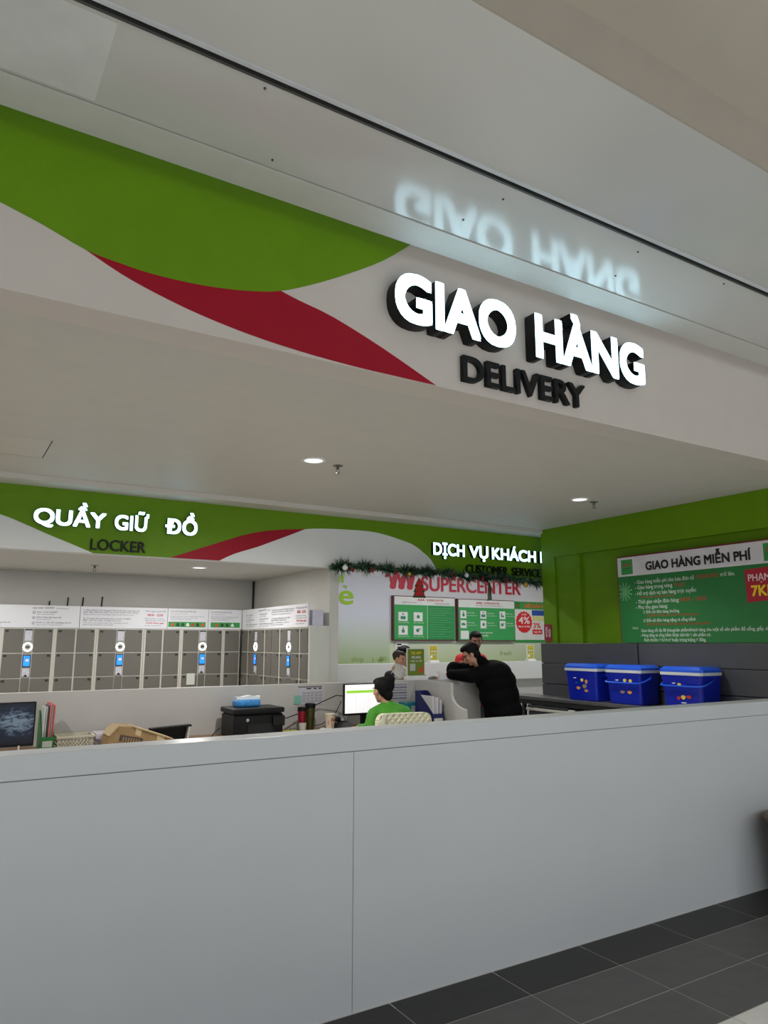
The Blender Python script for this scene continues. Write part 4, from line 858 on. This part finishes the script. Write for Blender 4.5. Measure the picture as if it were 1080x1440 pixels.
sprinkler('small grey sprinkler in the locker area ceiling', 1.39, 8.12, 2.41)
downlight('small downlight behind the locker fascia right of the sprinkler', 2.40, 7.75, 2.41, 25, spread=180)
# unseen lamps, added to light the lockers, delivery zone, service counter and mall
downlight('added unseen downlight over the left lockers', 0.2, 7.75, 2.41, 25, spread=180)
downlight('added unseen downlight of the delivery ceiling beyond the left photo edge', -0.6, 4.9, 2.985, 36, spread=163)
for i, (x, y) in enumerate(((5.0, 7.7), (6.7, 7.7), (8.4, 7.7))):
    downlight('added unseen downlight above the service counter, number %s from the left' % ('one', 'two', 'three')[i], x, y, 2.9, 18, spread=180)
for i, (x, y) in enumerate(((-1.0, -0.6), (2.6, -0.6), (6.2, -0.6), (0.8, -3.6), (4.4, -3.6), (8.0, -3.6))):
    downlight('added mall ceiling downlight behind the viewer, %s' % ('near left', 'near middle', 'near right', 'far left', 'far middle', 'far right')[i], x, y, 3.90, 45, 0.12, (0.92, 0.97, 1.0), 100)

# ------------------------------------------------------------------ people
def remesh(mb, voxel, name, m, parent, it=6):
    me = mb.mesh(name); o = bpy.data.objects.new(name, me); col.objects.link(o)
    r = o.modifiers.new('r', 'REMESH'); r.mode = 'VOXEL'; r.voxel_size = voxel
    q = o.modifiers.new('s', 'SMOOTH'); q.iterations = it; q.factor = 0.5
    dg = bpy.context.evaluated_depsgraph_get(); dg.update()
    out = bpy.data.meshes.new_from_object(o.evaluated_get(dg), depsgraph=dg)
    bpy.data.objects.remove(o); bpy.data.meshes.remove(me)
    out.transform(mw(parent).inverted()); out.polygons.foreach_set('use_smooth', [True] * len(out.polygons))
    return link(name, out, m, parent)
V = Vector
def frame3(f, up=(0, 0, 1)):
    f = V(f).normalized(); r = f.cross(V(up)).normalized(); u = r.cross(f); return f, r, u, Matrix((r, f, u)).transposed()   # columns: right, forward, up
def head(mb, c, f, s=1.0):
    f, r, u, R = frame3(f); c = V(c); P = lambda a, b, d: c + (r*a + f*b + u*d) * s
    mb.ell(P(0, -0.012, 0.025), (0.074*s, 0.092*s, 0.088*s), R)
    mb.ell(P(0, 0.018, -0.035), (0.060*s, 0.068*s, 0.080*s), R)
    mb.ell(P(0, 0.055, -0.088), (0.028*s, 0.026*s, 0.024*s), R)
    mb.cap(P(0, 0.082, 0.012), P(0, 0.102, -0.028), 0.009*s, 0.014*s)
    mb.ell(P(0, 0.072, 0.03), (0.05*s, 0.02*s, 0.012*s), R)
    mb.ell(P(0, 0.080, -0.060), (0.024*s, 0.012*s, 0.010*s), R)
    for e in (-1, 1):
        mb.ell(P(e*0.075, -0.008, -0.008), (0.010*s, 0.020*s, 0.032*s), R)
        mb.ell(P(e*0.042, 0.055, -0.02), (0.022*s, 0.02*s, 0.02*s), R)
def face_bits(root, body, c, f, s=1.0):
    f, r, u, R = frame3(f); c = V(c); P = lambda a, b, d: c + (r*a + f*b + u*d) * s
    for e in (-1, 1):
        part('eye', MB().ell(P(e*0.030, 0.080, 0.008), (0.010*s, 0.005*s, 0.004*s), R, 10, 6), M('eye_dark', (30, 24, 22), 0.2), body, True)
        part('eyebrow', MB().ell(P(e*0.032, 0.085, 0.030), (0.018*s, 0.006*s, 0.004*s), R, 10, 6), M('brow_dark', (34, 26, 24), 0.7), body, True)
    part('mouth', MB().ell(P(0, 0.090, -0.060), (0.022*s, 0.005*s, 0.005*s), R, 10, 6), M('lip', (140, 78, 70), 0.5), body, True)
def hair(mb, c, f, s=1.0, low=-0.03):
    f, r, u, R = frame3(f); c = V(c); P = lambda a, b, d: c + (r*a + f*b + u*d) * s
    mb.ell(P(0, -0.030, 0.045), (0.084*s, 0.090*s, 0.082*s), R)
    mb.ell(P(0, 0.020, 0.085), (0.066*s, 0.066*s, 0.040*s), R)
    mb.ell(P(0, -0.048, low), (0.072*s, 0.050*s, 0.062*s), R)
    for e in (-1, 1): mb.ell(P(e*0.068, -0.020, 0.03), (0.014*s, 0.045*s, 0.040*s), R)
def hand(mb, w, d, n, thumb, s=1.0, curl=0.45):
    w = V(w); d = V(d).normalized(); n = V(n).normalized(); n = (n - d*n.dot(d)).normalized(); e = V(thumb); e = (e - d*e.dot(d) - n*e.dot(n)).normalized()
    for k, (o, l) in enumerate(((0.033, 0.070), (0.011, 0.078), (-0.011, 0.072), (-0.032, 0.056))):
        kn = w + (d*0.085 + e*o) * s
        mb.cap(w + (d*0.012 + e*o*0.6) * s, kn, 0.0125*s, 0.0105*s, 8)
        a = kn + (d*math.cos(curl) + n*math.sin(curl)) * l * 0.52 * s; b = a + (d*math.cos(curl*2.1) + n*math.sin(curl*2.1)) * l * 0.48 * s
        mb.cap(kn, a, 0.0095*s, 0.0085*s, 8); mb.cap(a, b, 0.0085*s, 0.007*s, 8)
    t0 = w + (d*0.025 + e*0.030) * s; t1 = t0 + (d*0.6 + e*0.75 + n*0.2).normalized() * 0.042 * s; t2 = t1 + (d*0.95 + e*0.2 + n*0.3).normalized() * 0.030 * s
    mb.cap(t0, t1, 0.013*s, 0.0105*s, 8); mb.cap(t1, t2, 0.0105*s, 0.008*s, 8)
skin = M('skin_tone', (196, 148, 122), 0.5, var=0.04); skin_d = M('skin_tone_deep', (150, 104, 84), 0.5, var=0.04); hairm = M('black_hair', (9, 8, 9), 0.65, var=0.3, scale=60, bump=0.2, bscale=120, spec=0.2)
shoe = M('dark_shoe', (30, 30, 32), 0.5)

# --- seated woman in green
pw_ = thing('person', 'seated person in green top with black hair bun typing at monitor', 'person', (3.65, 5.75, 0))
hc, hf = V((3.60, 5.89, 1.165)), V((-0.16, 0.97, -0.16))
b = MB(); head(b, hc, hf, 0.95)
b.chain([(3.62, 5.87, 1.10), (3.645, 5.85, 1.03), (3.655, 5.80, 0.88), (3.66, 5.76, 0.70), (3.66, 5.74, 0.56)], [0.05, 0.055, 0.11, 0.105, 0.13])
b.chain([(3.64, 5.85, 0.99), (3.49, 5.85, 0.955), (3.42, 5.82, 0.84), (3.405, 5.98, 0.835)], [0.06, 0.05, 0.036, 0.025])
b.chain([(3.66, 5.84, 0.99), (3.81, 5.83, 0.955), (3.87, 5.82, 0.84), (3.80, 6.02, 0.84)], [0.06, 0.05, 0.036, 0.025])
hand(b, (3.405, 5.985, 0.835), (0.05, 1, -0.1), (0, 0, -1), (1, 0, 0), 0.9); hand(b, (3.80, 6.025, 0.84), (-0.25, 1, -0.1), (0, 0, -1), (-1, 0, 0), 0.9)
for x in (3.57, 3.75): b.chain([(x, 5.76, 0.56), (x - 0.01, 6.14, 0.53), (x - 0.01, 6.08, 0.10), (x - 0.01, 6.20, 0.035)], [0.085, 0.06, 0.04, 0.03])
wb_ = remesh(b, 0.0055, 'body', skin, pw_, 3); face_bits(pw_, wb_, hc, hf, 0.95)
b = MB(); hair(b, hc, hf, 0.97, -0.01); b.ell((3.655, 5.85, 1.266), (0.058, 0.056, 0.052)); b.ell((3.655, 5.85, 1.215), (0.05, 0.06, 0.07)); b.ell((3.628, 5.83, 1.13), (0.05, 0.05, 0.06)); b.ell((3.605, 5.86, 1.195), (0.078, 0.08, 0.078))
for k in range(7): b.cap((3.64 + 0.012*k, 5.85, 1.30), (3.635 + 0.014*k, 5.84 + 0.004*k, 1.318 + 0.006*(k % 3)), 0.008, 0.004, 6)
remesh(b, 0.006, 'hair', hairm, pw_, 6)
gt = M('green_jersey', (66, 146, 32), 0.7, var=0.08, bump=0.15, bscale=30)
b = MB(); b.chain([(3.645, 5.85, 1.025), (3.655, 5.80, 0.88), (3.66, 5.76, 0.70), (3.66, 5.74, 0.56)], [0.066, 0.135, 0.125, 0.15])
b.ell((3.65, 5.82, 0.95), (0.17, 0.10, 0.09))
b.chain([(3.62, 5.85, 1.005), (3.49, 5.845, 0.955), (3.42, 5.82, 0.84), (3.408, 5.945, 0.836)], [0.066, 0.066, 0.05, 0.036]); b.chain([(3.67, 5.84, 1.005), (3.81, 5.825, 0.955), (3.87, 5.82, 0.84), (3.82, 5.98, 0.842)], [0.066, 0.066, 0.05, 0.036])
remesh(b, 0.008, 'shirt', gt, pw_, 5)
b = MB()
for x in (3.57, 3.75): b.chain([(3.66, 5.74, 0.57), (x, 5.76, 0.57), (x - 0.01, 6.14, 0.53), (x - 0.01, 6.08, 0.14)], [0.14, 0.10, 0.075, 0.055])
remesh(b, 0.01, 'trousers', M('dark_trousers', (34, 36, 44), 0.7), pw_)
for x in (3.57, 3.75): part('shoe', MB().bbox((x - 0.055, 6.03, 0.0), (x + 0.035, 6.26, 0.075), 0.03), shoe, pw_)
# chair with cream quilted cover
cm = bpy.data.materials.new('cream_quilt'); cm.use_nodes = True; nt = cm.node_tree; bb = nt.nodes['Principled BSDF']; bb.inputs['Base Color'].default_value = lin((226, 224, 196)) + (1,); bb.inputs['Roughness'].default_value = 0.6
tc = nt.nodes.new('ShaderNodeTexCoord'); wv = []
for a in (PI/4, -PI/4):
    mp_ = nt.nodes.new('ShaderNodeMapping'); mp_.inputs['Rotation'].default_value = (0, a, 0); nt.links.new(tc.outputs['Object'], mp_.inputs[0])
    w_ = nt.nodes.new('ShaderNodeTexWave'); w_.inputs['Scale'].default_value = 7; w_.wave_profile = 'SIN'; nt.links.new(mp_.outputs[0], w_.inputs[0]); wv.append(w_)
mx = nt.nodes.new('ShaderNodeMath'); mx.operation = 'MULTIPLY'; nt.links.new(wv[0].outputs['Fac'], mx.inputs[0]); nt.links.new(wv[1].outputs['Fac'], mx.inputs[1])
bp = nt.nodes.new('ShaderNodeBump'); bp.inputs['Strength'].default_value = 0.6; bp.inputs['Distance'].default_value = 0.02; nt.links.new(mx.outputs[0], bp.inputs['Height']); nt.links.new(bp.outputs[0], bb.inputs['Normal'])
ch = thing('office_chair', 'office chair with cream quilted back cover behind the seated woman', 'chair', (3.6, 5.7, 0))
prof = [(3.335, 0.50), (3.875, 0.50), (3.885, 0.88)] + [(3.885 - 0.07 + 0.07*math.cos(a), 0.918 + 0.07*math.sin(a)) for a in [PI/2*k/5 for k in range(6)]] + [(3.395 + 0.07*math.cos(a), 0.925 + 0.07*math.sin(a)) for a in [PI/2 + PI/2*k/5 for k in range(6)]] + [(3.325, 0.88)]
part('backrest', MB().prism(prof, lambda a, c, s: (a, 5.50 + s - 0.04*((a - 3.6)/0.27)**2*0 + (0.9 - c)*0.06, c), 0, 0.055), cm, ch)
part('cover_side', MB().prism([(3.3251, 0.60), (3.3252, 0.90), (3.36, 0.985), (3.40, 0.993), (3.385, 0.96), (3.375, 0.60)], lambda a, c, s: (a, 5.492 - s + (0.9 - c)*0.06, c), 0, 0.006), M('cream_vinyl', (228, 228, 204), 0.5), ch)
part('seat', MB().bbox((3.37, 5.55, 0.37), (3.89, 6.02, 0.425), 0.025), M('cream_vinyl', (0,0,0)), ch)
part('back_bracket', MB().bbox((3.57, 5.51, 0.36), (3.65, 5.535, 0.52), 0.004), black, ch)
part('gas_lift', MB().cyl((3.63, 5.78, 0.08), (3.63, 5.78, 0.37), 0.028), black, ch)
for k in range(5):
    a = 2*PI*k/5 + 0.3; e = (3.63 + 0.28*math.cos(a), 5.78 + 0.28*math.sin(a))
    lg = part('leg', MB().cap((3.63, 5.78, 0.10), (e[0], e[1], 0.075), 0.026, 0.018, 8), black, ch); part('castor', MB().cyl((e[0] - 0.012, e[1], 0.026), (e[0] + 0.012, e[1], 0.026), 0.026), black, lg)

# --- man in black coat leaning on the partition end
pm_ = thing('person', 'person in bulky black coat and glasses leaning on the partition end', 'person', (5.5, 6.4, 0))
hc, hf = V((5.135, 6.49, 1.475)), V((-0.66, 0.55, -0.52))
b = MB(); head(b, hc, hf, 1.0)
b.chain([(5.17, 6.48, 1.41), (5.26, 6.46, 1.35), (5.36, 6.43, 1.2), (5.44, 6.41, 1.0), (5.49, 6.41, 0.85)], [0.055, 0.065, 0.13, 0.13, 0.14])
b.chain([(5.33, 6.42, 1.31), (5.34, 6.26, 1.29), (5.06, 6.44, 1.245), (4.93, 6.67, 1.24)], [0.07, 0.06, 0.04, 0.028]); b.chain([(5.30, 6.45, 1.31), (5.24, 6.58, 1.32), (5.04, 6.71, 1.29), (5.08, 6.665, 1.335)], [0.07, 0.06, 0.04, 0.028])
hand(b, (4.925, 6.675, 1.24), (-1, 0.35, -0.12), (0, 0, -1), (0.3, 1, 0), 1.0); hand(b, (5.08, 6.665, 1.335), (0.7, -0.2, 0.35), (0.2, -1, -0.3), (0, 0.3, 1), 0.85, 0.9)
for y, dx in ((6.31, 0.0), (6.49, 0.06)): b.chain([(5.49, y, 0.85), (5.50 + dx, y, 0.48), (5.56 + dx, y, 0.10), (5.44 + dx, y + 0.02, 0.035)], [0.095, 0.065, 0.045, 0.033])
mb_ = remesh(b, 0.006, 'body', skin, pm_, 3); face_bits(pm_, mb_, hc, hf)
b = MB(); hair(b, hc, hf, 1.02, -0.025); remesh(b, 0.006, 'hair', hairm, pm_, 3)
f_, r_, u_, R_ = frame3(hf); Pm = lambda a, c, d: hc + r_*a + f_*c + u_*d
gl_ = MB()
for e in (-1, 1): gl_.tube([Pm(e*0.033 + 0.022*math.cos(t), 0.098, 0.004 + 0.017*math.sin(t)) for t in [2*PI*k/12 for k in range(13)]], 0.0022, 5); gl_.tube([Pm(e*0.056, 0.098, 0.008), Pm(e*0.078, 0.05, 0.008), Pm(e*0.082, -0.02, 0.0)], 0.0024, 5)
gl_.tube([Pm(-0.012, 0.1, 0.006), Pm(0.012, 0.1, 0.006)], 0.002, 5)
part('glasses', gl_, M('spectacle_frame', (40, 36, 36), 0.3), pm_)
coat = M('black_coat', (6, 6, 8), 0.9, spec=0.15, var=0.2, scale=12, bump=0.2, bscale=14)
b = MB(); b.ell((5.49, 6.39, 0.86), (0.235, 0.20, 0.20)); b.ell((5.495, 6.39, 0.76), (0.235, 0.20, 0.10)); b.ell((5.45, 6.40, 1.02), (0.245, 0.205, 0.22)); b.ell((5.41, 6.405, 1.18), (0.25, 0.21, 0.17)); b.ell((5.38, 6.42, 1.28), (0.20, 0.235, 0.135)); b.ell((5.27, 6.45, 1.37), (0.105, 0.11, 0.06), Matrix.Rotation(0.5, 3, 'Y')); b.ell((5.225, 6.45, 1.405), (0.075, 0.105, 0.062), Matrix.Rotation(0.5, 3, 'Y'))
b.chain([(5.36, 6.29, 1.29), (5.08, 6.43, 1.245), (4.955, 6.64, 1.25)], [0.105, 0.085, 0.055]); b.chain([(5.28, 6.58, 1.30), (5.045, 6.71, 1.288), (5.08, 6.665, 1.335)], [0.10, 0.082, 0.055]); b.ell((5.05, 6.71, 1.31), (0.085, 0.07, 0.085))
remesh(b, 0.010, 'coat', coat, pm_, 30)
b = MB()
for y, dx in ((6.31, 0.0), (6.49, 0.06)): b.chain([(5.49, y, 0.80), (5.50 + dx, y, 0.48), (5.56 + dx, y, 0.10)], [0.115, 0.085, 0.062])
remesh(b, 0.01, 'trousers', M('black_trousers', (20, 20, 24), 0.7), pm_)
for y, dx in ((6.31, 0.0), (6.49, 0.06)): part('shoe', MB().bbox((5.36 + dx, y - 0.045, 0), (5.64 + dx, y + 0.05, 0.085), 0.03), shoe, pm_)
one('paper_sheet', MB().prism([(4.81, 1.201), (4.92, 1.201), (4.92, 1.235), (4.87, 1.265), (4.815, 1.278), (4.78, 1.287), (4.82, 1.25)], lambda a, c, s: (a, 6.651 + s, c), 0, 0.012), M('paper_bright', (0,0,0)), 'white curled paper under the hands of the leaning man', 'paper')
one('tape_dispenser', MB().prism([(4.77 + 0.05*math.cos(a) , 1.201 + 0.035*math.sin(a)) for a in [PI*k/10 for k in range(11)]], lambda a, c, s: (a, 6.69 + s, c), 0, 0.05), M('grey_plastic', (0,0,0)), 'small rounded grey object on the partition beside the paper', 'dispenser')

# --- person in red behind
pr2 = thing('person', 'person in red top with short black hair standing behind the leaning man', 'person', (6.08, 7.65, 0))
hc, hf = V((6.10, 7.60, 1.625)), V((-0.45, -0.85, -0.22))
def standing(root, x, y, hc, hf, sk, shirt, trous, s=1.0, sh=1.40, arms=None, facing=(0, -1)):
    f2 = V((facing[0], facing[1], 0)).normalized(); r2 = f2.cross(V((0, 0, 1)))
    c = V((x, y, 0)); Z = lambda z: V((0, 0, z))
    b = MB(); head(b, hc, hf, s)
    b.chain([hc + V((0, 0, -0.06)), c + Z(sh + 0.04), c + Z(sh - 0.12), c + Z(1.0*sh/1.4), c + Z(0.88*sh/1.4)], [0.05, 0.06, 0.12, 0.115, 0.13])
    sl = MB(); sl.chain([c + Z(sh + 0.02), c + Z(sh - 0.12), c + Z(1.0*sh/1.4), c + Z(0.86*sh/1.4)], [0.075, 0.145, 0.135, 0.15]); sl.ell(c + Z(sh - 0.06), (0.19, 0.12, 0.08), Matrix((r2, f2, V((0,0,1)))).transposed())
    for e in (-1, 1):
        a = arms[e] if arms else [c + r2*e*0.26 + Z(sh - 0.33), c + r2*e*0.25 + f2*0.08 + Z(sh - 0.57)]
        S = c + r2*e*0.18 + Z(sh - 0.05)
        b.chain([c + Z(sh - 0.03), S, a[0], a[1]], [0.06, 0.052, 0.038, 0.026]); sl.chain([c + r2*e*0.08 + Z(sh - 0.03), S, a[0], a[0].lerp(a[1], 0.75)], [0.07, 0.068, 0.055, 0.043])
        d = (a[1] - a[0]).normalized(); hand(b, a[1], d, -r2*e if not arms else V((0, 0, 1)), f2, 0.95)
    tr_ = MB()
    for e in (-1, 1):
        h = c + r2*e*0.09
        b.chain([h + Z(0.86*sh/1.4), h + Z(0.48), h + Z(0.10), h + f2*0.12 + Z(0.035)], [0.09, 0.06, 0.042, 0.032]); tr_.chain([h + Z(0.84*sh/1.4), h + Z(0.48), h + Z(0.10)], [0.11, 0.08, 0.06])
    bo = remesh(b, 0.0065, 'body', sk, root, 3); face_bits(root, bo, hc, hf, s)
    remesh(sl, 0.009, 'top', shirt, root, 5); remesh(tr_, 0.011, 'trousers', trous, root, 4)
    for e in (-1, 1):
        h = c + r2*e*0.09 + f2*0.05
        part('shoe', MB().bbox((h.x - 0.06, h.y - 0.12, 0), (h.x + 0.06, h.y + 0.12, 0.08), 0.03), shoe, root)
    hb = MB(); hair(hb, hc, hf, s*1.02, -0.015); remesh(hb, 0.007, 'hair', hairm, root, 3)
standing(pr2, 6.06, 7.66, hc, hf, skin_d, M('red_cloth', (196, 18, 34), 0.65, bump=0.15, bscale=25), M('dark_trousers', (0,0,0)), 1.0, 1.44)
# --- adult holding a baby behind the app sign
ph_ = thing('person', 'dark-clothed adult holding the baby, half hidden by the app sign', 'person', (4.76, 7.28, 0))
hc, hf = V((4.705, 7.20, 1.445)), V((-0.72, -0.60, -0.25))
cA = V((4.78, 7.30, 0))
standing(ph_, 4.78, 7.30, hc, hf, skin, M('dark_top', (24, 22, 26), 0.7), M('dark_trousers', (0,0,0)), 0.95, 1.26,
         {-1: [V((4.98, 7.16, 1.0)), V((4.66, 7.06, 1.04))], 1: [V((4.60, 7.30, 0.99)), V((4.52, 7.10, 1.045))]}, (-0.6, -0.8))
pb_ = thing('person', 'baby in pale grey and white clothes held above the partition', 'person', (4.50, 7.0, 1.06))
hc, hf = V((4.505, 7.00, 1.425)), V((0.62, -0.70, -0.22))
b = MB(); head(b, hc, hf, 0.74); b.chain([hc + V((0, 0, -0.05)), (4.50, 7.01, 1.33), (4.50, 7.0, 1.24), (4.50, 7.0, 1.14)], [0.038, 0.05, 0.075, 0.08])
b.chain([(4.44, 6.99, 1.31), (4.42, 6.93, 1.24), (4.47, 6.88, 1.22)], [0.035, 0.026, 0.019]); b.chain([(4.56, 6.99, 1.31), (4.585, 6.93, 1.24), (4.58, 6.87, 1.215)], [0.035, 0.026, 0.019])
hand(b, (4.47, 6.88, 1.22), (0.5, -0.8, -0.2), (0, 0, -1), (1, 0, 0), 0.5); hand(b, (4.58, 6.87, 1.215), (0, -1, -0.2), (0, 0, -1), (-1, 0, 0), 0.5)
for x in (4.46, 4.55): b.chain([(x, 6.99, 1.13), (x, 6.90, 1.06), (x, 6.90, 0.94), (x, 6.86, 0.92)], [0.055, 0.04, 0.028, 0.022])
bb_ = remesh(b, 0.0045, 'body', skin, pb_, 3); face_bits(pb_, bb_, hc, hf, 0.74)
b = MB(); b.chain([(4.50, 7.01, 1.325), (4.50, 7.0, 1.24), (4.50, 7.0, 1.14)], [0.062, 0.09, 0.095]); b.chain([(4.47, 7.0, 1.315), (4.42, 6.95, 1.25), (4.455, 6.90, 1.228)], [0.05, 0.042, 0.034]); b.chain([(4.53, 7.0, 1.315), (4.588, 6.95, 1.25), (4.582, 6.895, 1.225)], [0.05, 0.042, 0.034])
remesh(b, 0.007, 'romper', M('pale_grey_cloth', (206, 206, 200), 0.7, var=0.2, scale=25), pb_, 4)
b = MB(); b.chain([(4.46, 6.99, 1.12), (4.46, 6.90, 1.06), (4.46, 6.90, 0.97)], [0.066, 0.052, 0.04]); b.chain([(4.55, 6.99, 1.12), (4.55, 6.90, 1.06), (4.55, 6.90, 0.97)], [0.066, 0.052, 0.04]); remesh(b, 0.007, 'leggings', M('grey_cloth', (150, 150, 150), 0.7), pb_, 4)
b = MB(); hair(b, hc, hf, 0.715, 0.01); remesh(b, 0.006, 'hair', M('short_dark_hair', (52, 40, 36), 0.7), pb_, 2)

# ------------------------------------------------------------------ christmas garland
random.seed(11)
ga = thing('christmas_garland', 'dark green tinsel garland along the bottom of the customer service fascia', 'garland', (5.0, 6.72, 2.3))
gp = [(3.47, 2.375), (3.65, 2.392), (3.965, 2.405), (4.332, 2.385), (4.60, 2.388), (4.917, 2.386), (5.331, 2.362), (5.65, 2.368), (5.995, 2.36), (6.526, 2.325), (7.0, 2.34)]
gp = rnd(gp, 6)
part('wire', MB().tube([(x, 6.70, z) for x, z in gp], 0.008, 6), M('dark_wire', (24, 40, 26), 0.6), ga)
for mname, c, n, L_ in (('pine_green', (26, 62, 40), 3600, 0.115), ('pine_grey_green', (104, 136, 110), 1500, 0.11)):
    nd = MB()
    for k in range(n):
        t_ = random.random() * (len(gp) - 1); i0 = int(t_); fr = t_ - i0
        x = gp[i0][0]*(1-fr) + gp[min(i0+1, len(gp)-1)][0]*fr; z = gp[i0][1]*(1-fr) + gp[min(i0+1, len(gp)-1)][1]*fr
        p = V((x, 6.70, z)); d = V((random.gauss(0, 0.7), random.gauss(0, 1), random.gauss(0, 1))).normalized()
        if d.y > 0.6: d.y *= -1
        q = p + d * L_ * random.uniform(0.45, 1.2) * (0.75 + 0.35*math.sin(x*23)); w = d.orthogonal().normalized() * 0.008; w2 = d.cross(w).normalized() * 0.008
        nd.add([p + d*0.01 + w, p + d*0.01 - w, p + d*0.01 + w2, q], [(0, 1, 3), (1, 2, 3), (2, 0, 3)])
    me = bpy.data.meshes.new('needles'); me.from_pydata([tuple(v) for v in nd.v], [], nd.f); me.update(); me.transform(mw(ga).inverted())
    setp(link('needles', me, M(mname, c, 0.5), ga), kind='stuff')
for x, z, r, nm, c, lb in ((3.59, 2.372, 0.030, 'bauble_white', (232, 232, 236), 'white bauble at the left end of the garland'), (4.395, 2.345, 0.02, 'bauble_gold', (214, 170, 70), 'gold bauble left of the hanging felt tree'), (5.19, 2.368, 0.026, 'bauble_white', (0,0,0), 'white bauble near the middle of the garland'), (6.10, 2.295, 0.03, 'bauble_gold', (0,0,0), 'gold bauble near the right end of the garland')):
    t = thing('bauble', lb, 'ornament', (x, 6.61, z - r), 0, 'baubles on the garland')
    part('ball', MB().ell((x, 6.61, z), r), M(nm, c, 0.2, 0.2), t, True); part('cap', MB().cyl((x, 6.61, z + r*0.9), (x, 6.61, z + r*1.25), r*0.25, n=8), M('cap_gold', (200, 170, 90), 0.3, 0.8), t)
    part('hook', MB().tube([(x, 6.61, z + r*1.2), (x, 6.63, z + r*1.7), (x, 6.69, z + r*1.8)], 0.002, 5), M('cap_gold', (0,0,0)), t)
for x, z, lb in ((3.70, 2.37, 'first'), (3.92, 2.36, 'second'), (4.24, 2.35, 'third'), (5.02, 2.36, 'fourth'), (5.45, 2.35, 'fifth'), (5.8, 2.34, 'sixth')):
    b = MB()
    for k in range(5): b.ell((x + random.uniform(-0.03, 0.03), 6.635 + random.uniform(-0.015, 0.015), z + random.uniform(-0.025, 0.025)), 0.013, None, 10, 6)
    one('berry_cluster', b, M('berry_red', (130, 22, 34), 0.3), '%s small dark red berry cluster from the left on the garland' % lb, 'ornament', 'berry clusters on the garland', True)
def felt_tree(label, x, rz):
    t = thing('hanging_tree', label, 'ornament', (x, 6.62, 2.09), rz)
    T = Matrix.Translation((x, 6.62, 2.09)) @ Matrix.Rotation(rz, 4, 'Z')
    def P_(nm, pts, m, d0, d1):
        mb = MB().prism(pts, lambda a, c, s: T @ V((a, s, c)), d0, d1); part(nm, mb, m, t)
    fg, frd = M('felt_green', (36, 74, 42), 0.8), M('felt_red', (178, 34, 34), 0.7, var=0.3, scale=40)
    for k, (z0, w0, z1, w1) in enumerate(((0.0, 0.088, 0.075, 0.05), (0.06, 0.076, 0.135, 0.038), (0.12, 0.062, 0.215, 0.006))):
        P_('tier_backing', [(-w0, z0), (w0, z0), (w1, z1), (-w1, z1)], fg, -0.004 - 0.001*k, 0.004)
        P_('tier_front', [(-w0*0.85, z0 + 0.02), (w0*0.85, z0 + 0.02), (w1*0.7, z1), (-w1*0.7, z1)], frd, -0.009 - 0.001*k, -0.0052 - 0.001*k)
    part('cord', MB().tube([T @ V((0, 0, 0.21)), T @ V((0, 0.03, 0.25)), T @ V((0, 0.07, 0.28))], 0.002, 5), black, t)
felt_tree('red and green felt tree hanging face on from the garland', 4.53, 0.0); felt_tree('red and green felt tree hanging nearly edge on from the garland', 5.53, 1.15)
sf = MB()
for k in range(6):
    a = PI*k/3; ca, sa = math.cos(a), math.sin(a)
    sf.tube([(3.80, 6.64, 2.295), (3.80 + 0.045*ca, 6.64, 2.295 + 0.045*sa)], 0.004, 5)
    for e in (-0.6, 0.6): sf.tube([(3.80 + 0.025*ca, 6.64, 2.295 + 0.025*sa), (3.80 + 0.025*ca + 0.016*math.cos(a + e), 6.64, 2.295 + 0.025*sa + 0.016*math.sin(a + e))], 0.003, 5)
sf.tube([(3.80, 6.64, 2.335), (3.80, 6.66, 2.37)], 0.0015, 5)
one('snowflake', sf, M('bauble_white', (0,0,0)), 'white snowflake ornament hanging below the garland', 'ornament')

# ------------------------------------------------------------------ bin at the right edge
bi = thing('waste_bin', 'dark grey tapered bin with brown rim at the right photo edge', 'bin', (4.915, 2.80, 0))
part('body', MB().lathe([(0, 0.004), (0.15, 0.0), (0.16, 0.01), (0.222, 0.45), (0.215, 0.455), (0.155, 0.02), (0, 0.02)], (4.915, 2.80, 0), 32), M('bin_grey', (74, 74, 84), 0.4), bi, True)
part('rim', MB().lathe([(0.212, 0.455), (0.232, 0.455), (0.236, 0.475), (0.225, 0.49), (0.205, 0.49), (0.2, 0.456), (0.212, 0.455)], (4.915, 2.80, 0), 32), M('bin_brown', (110, 88, 78), 0.5), bi, True)
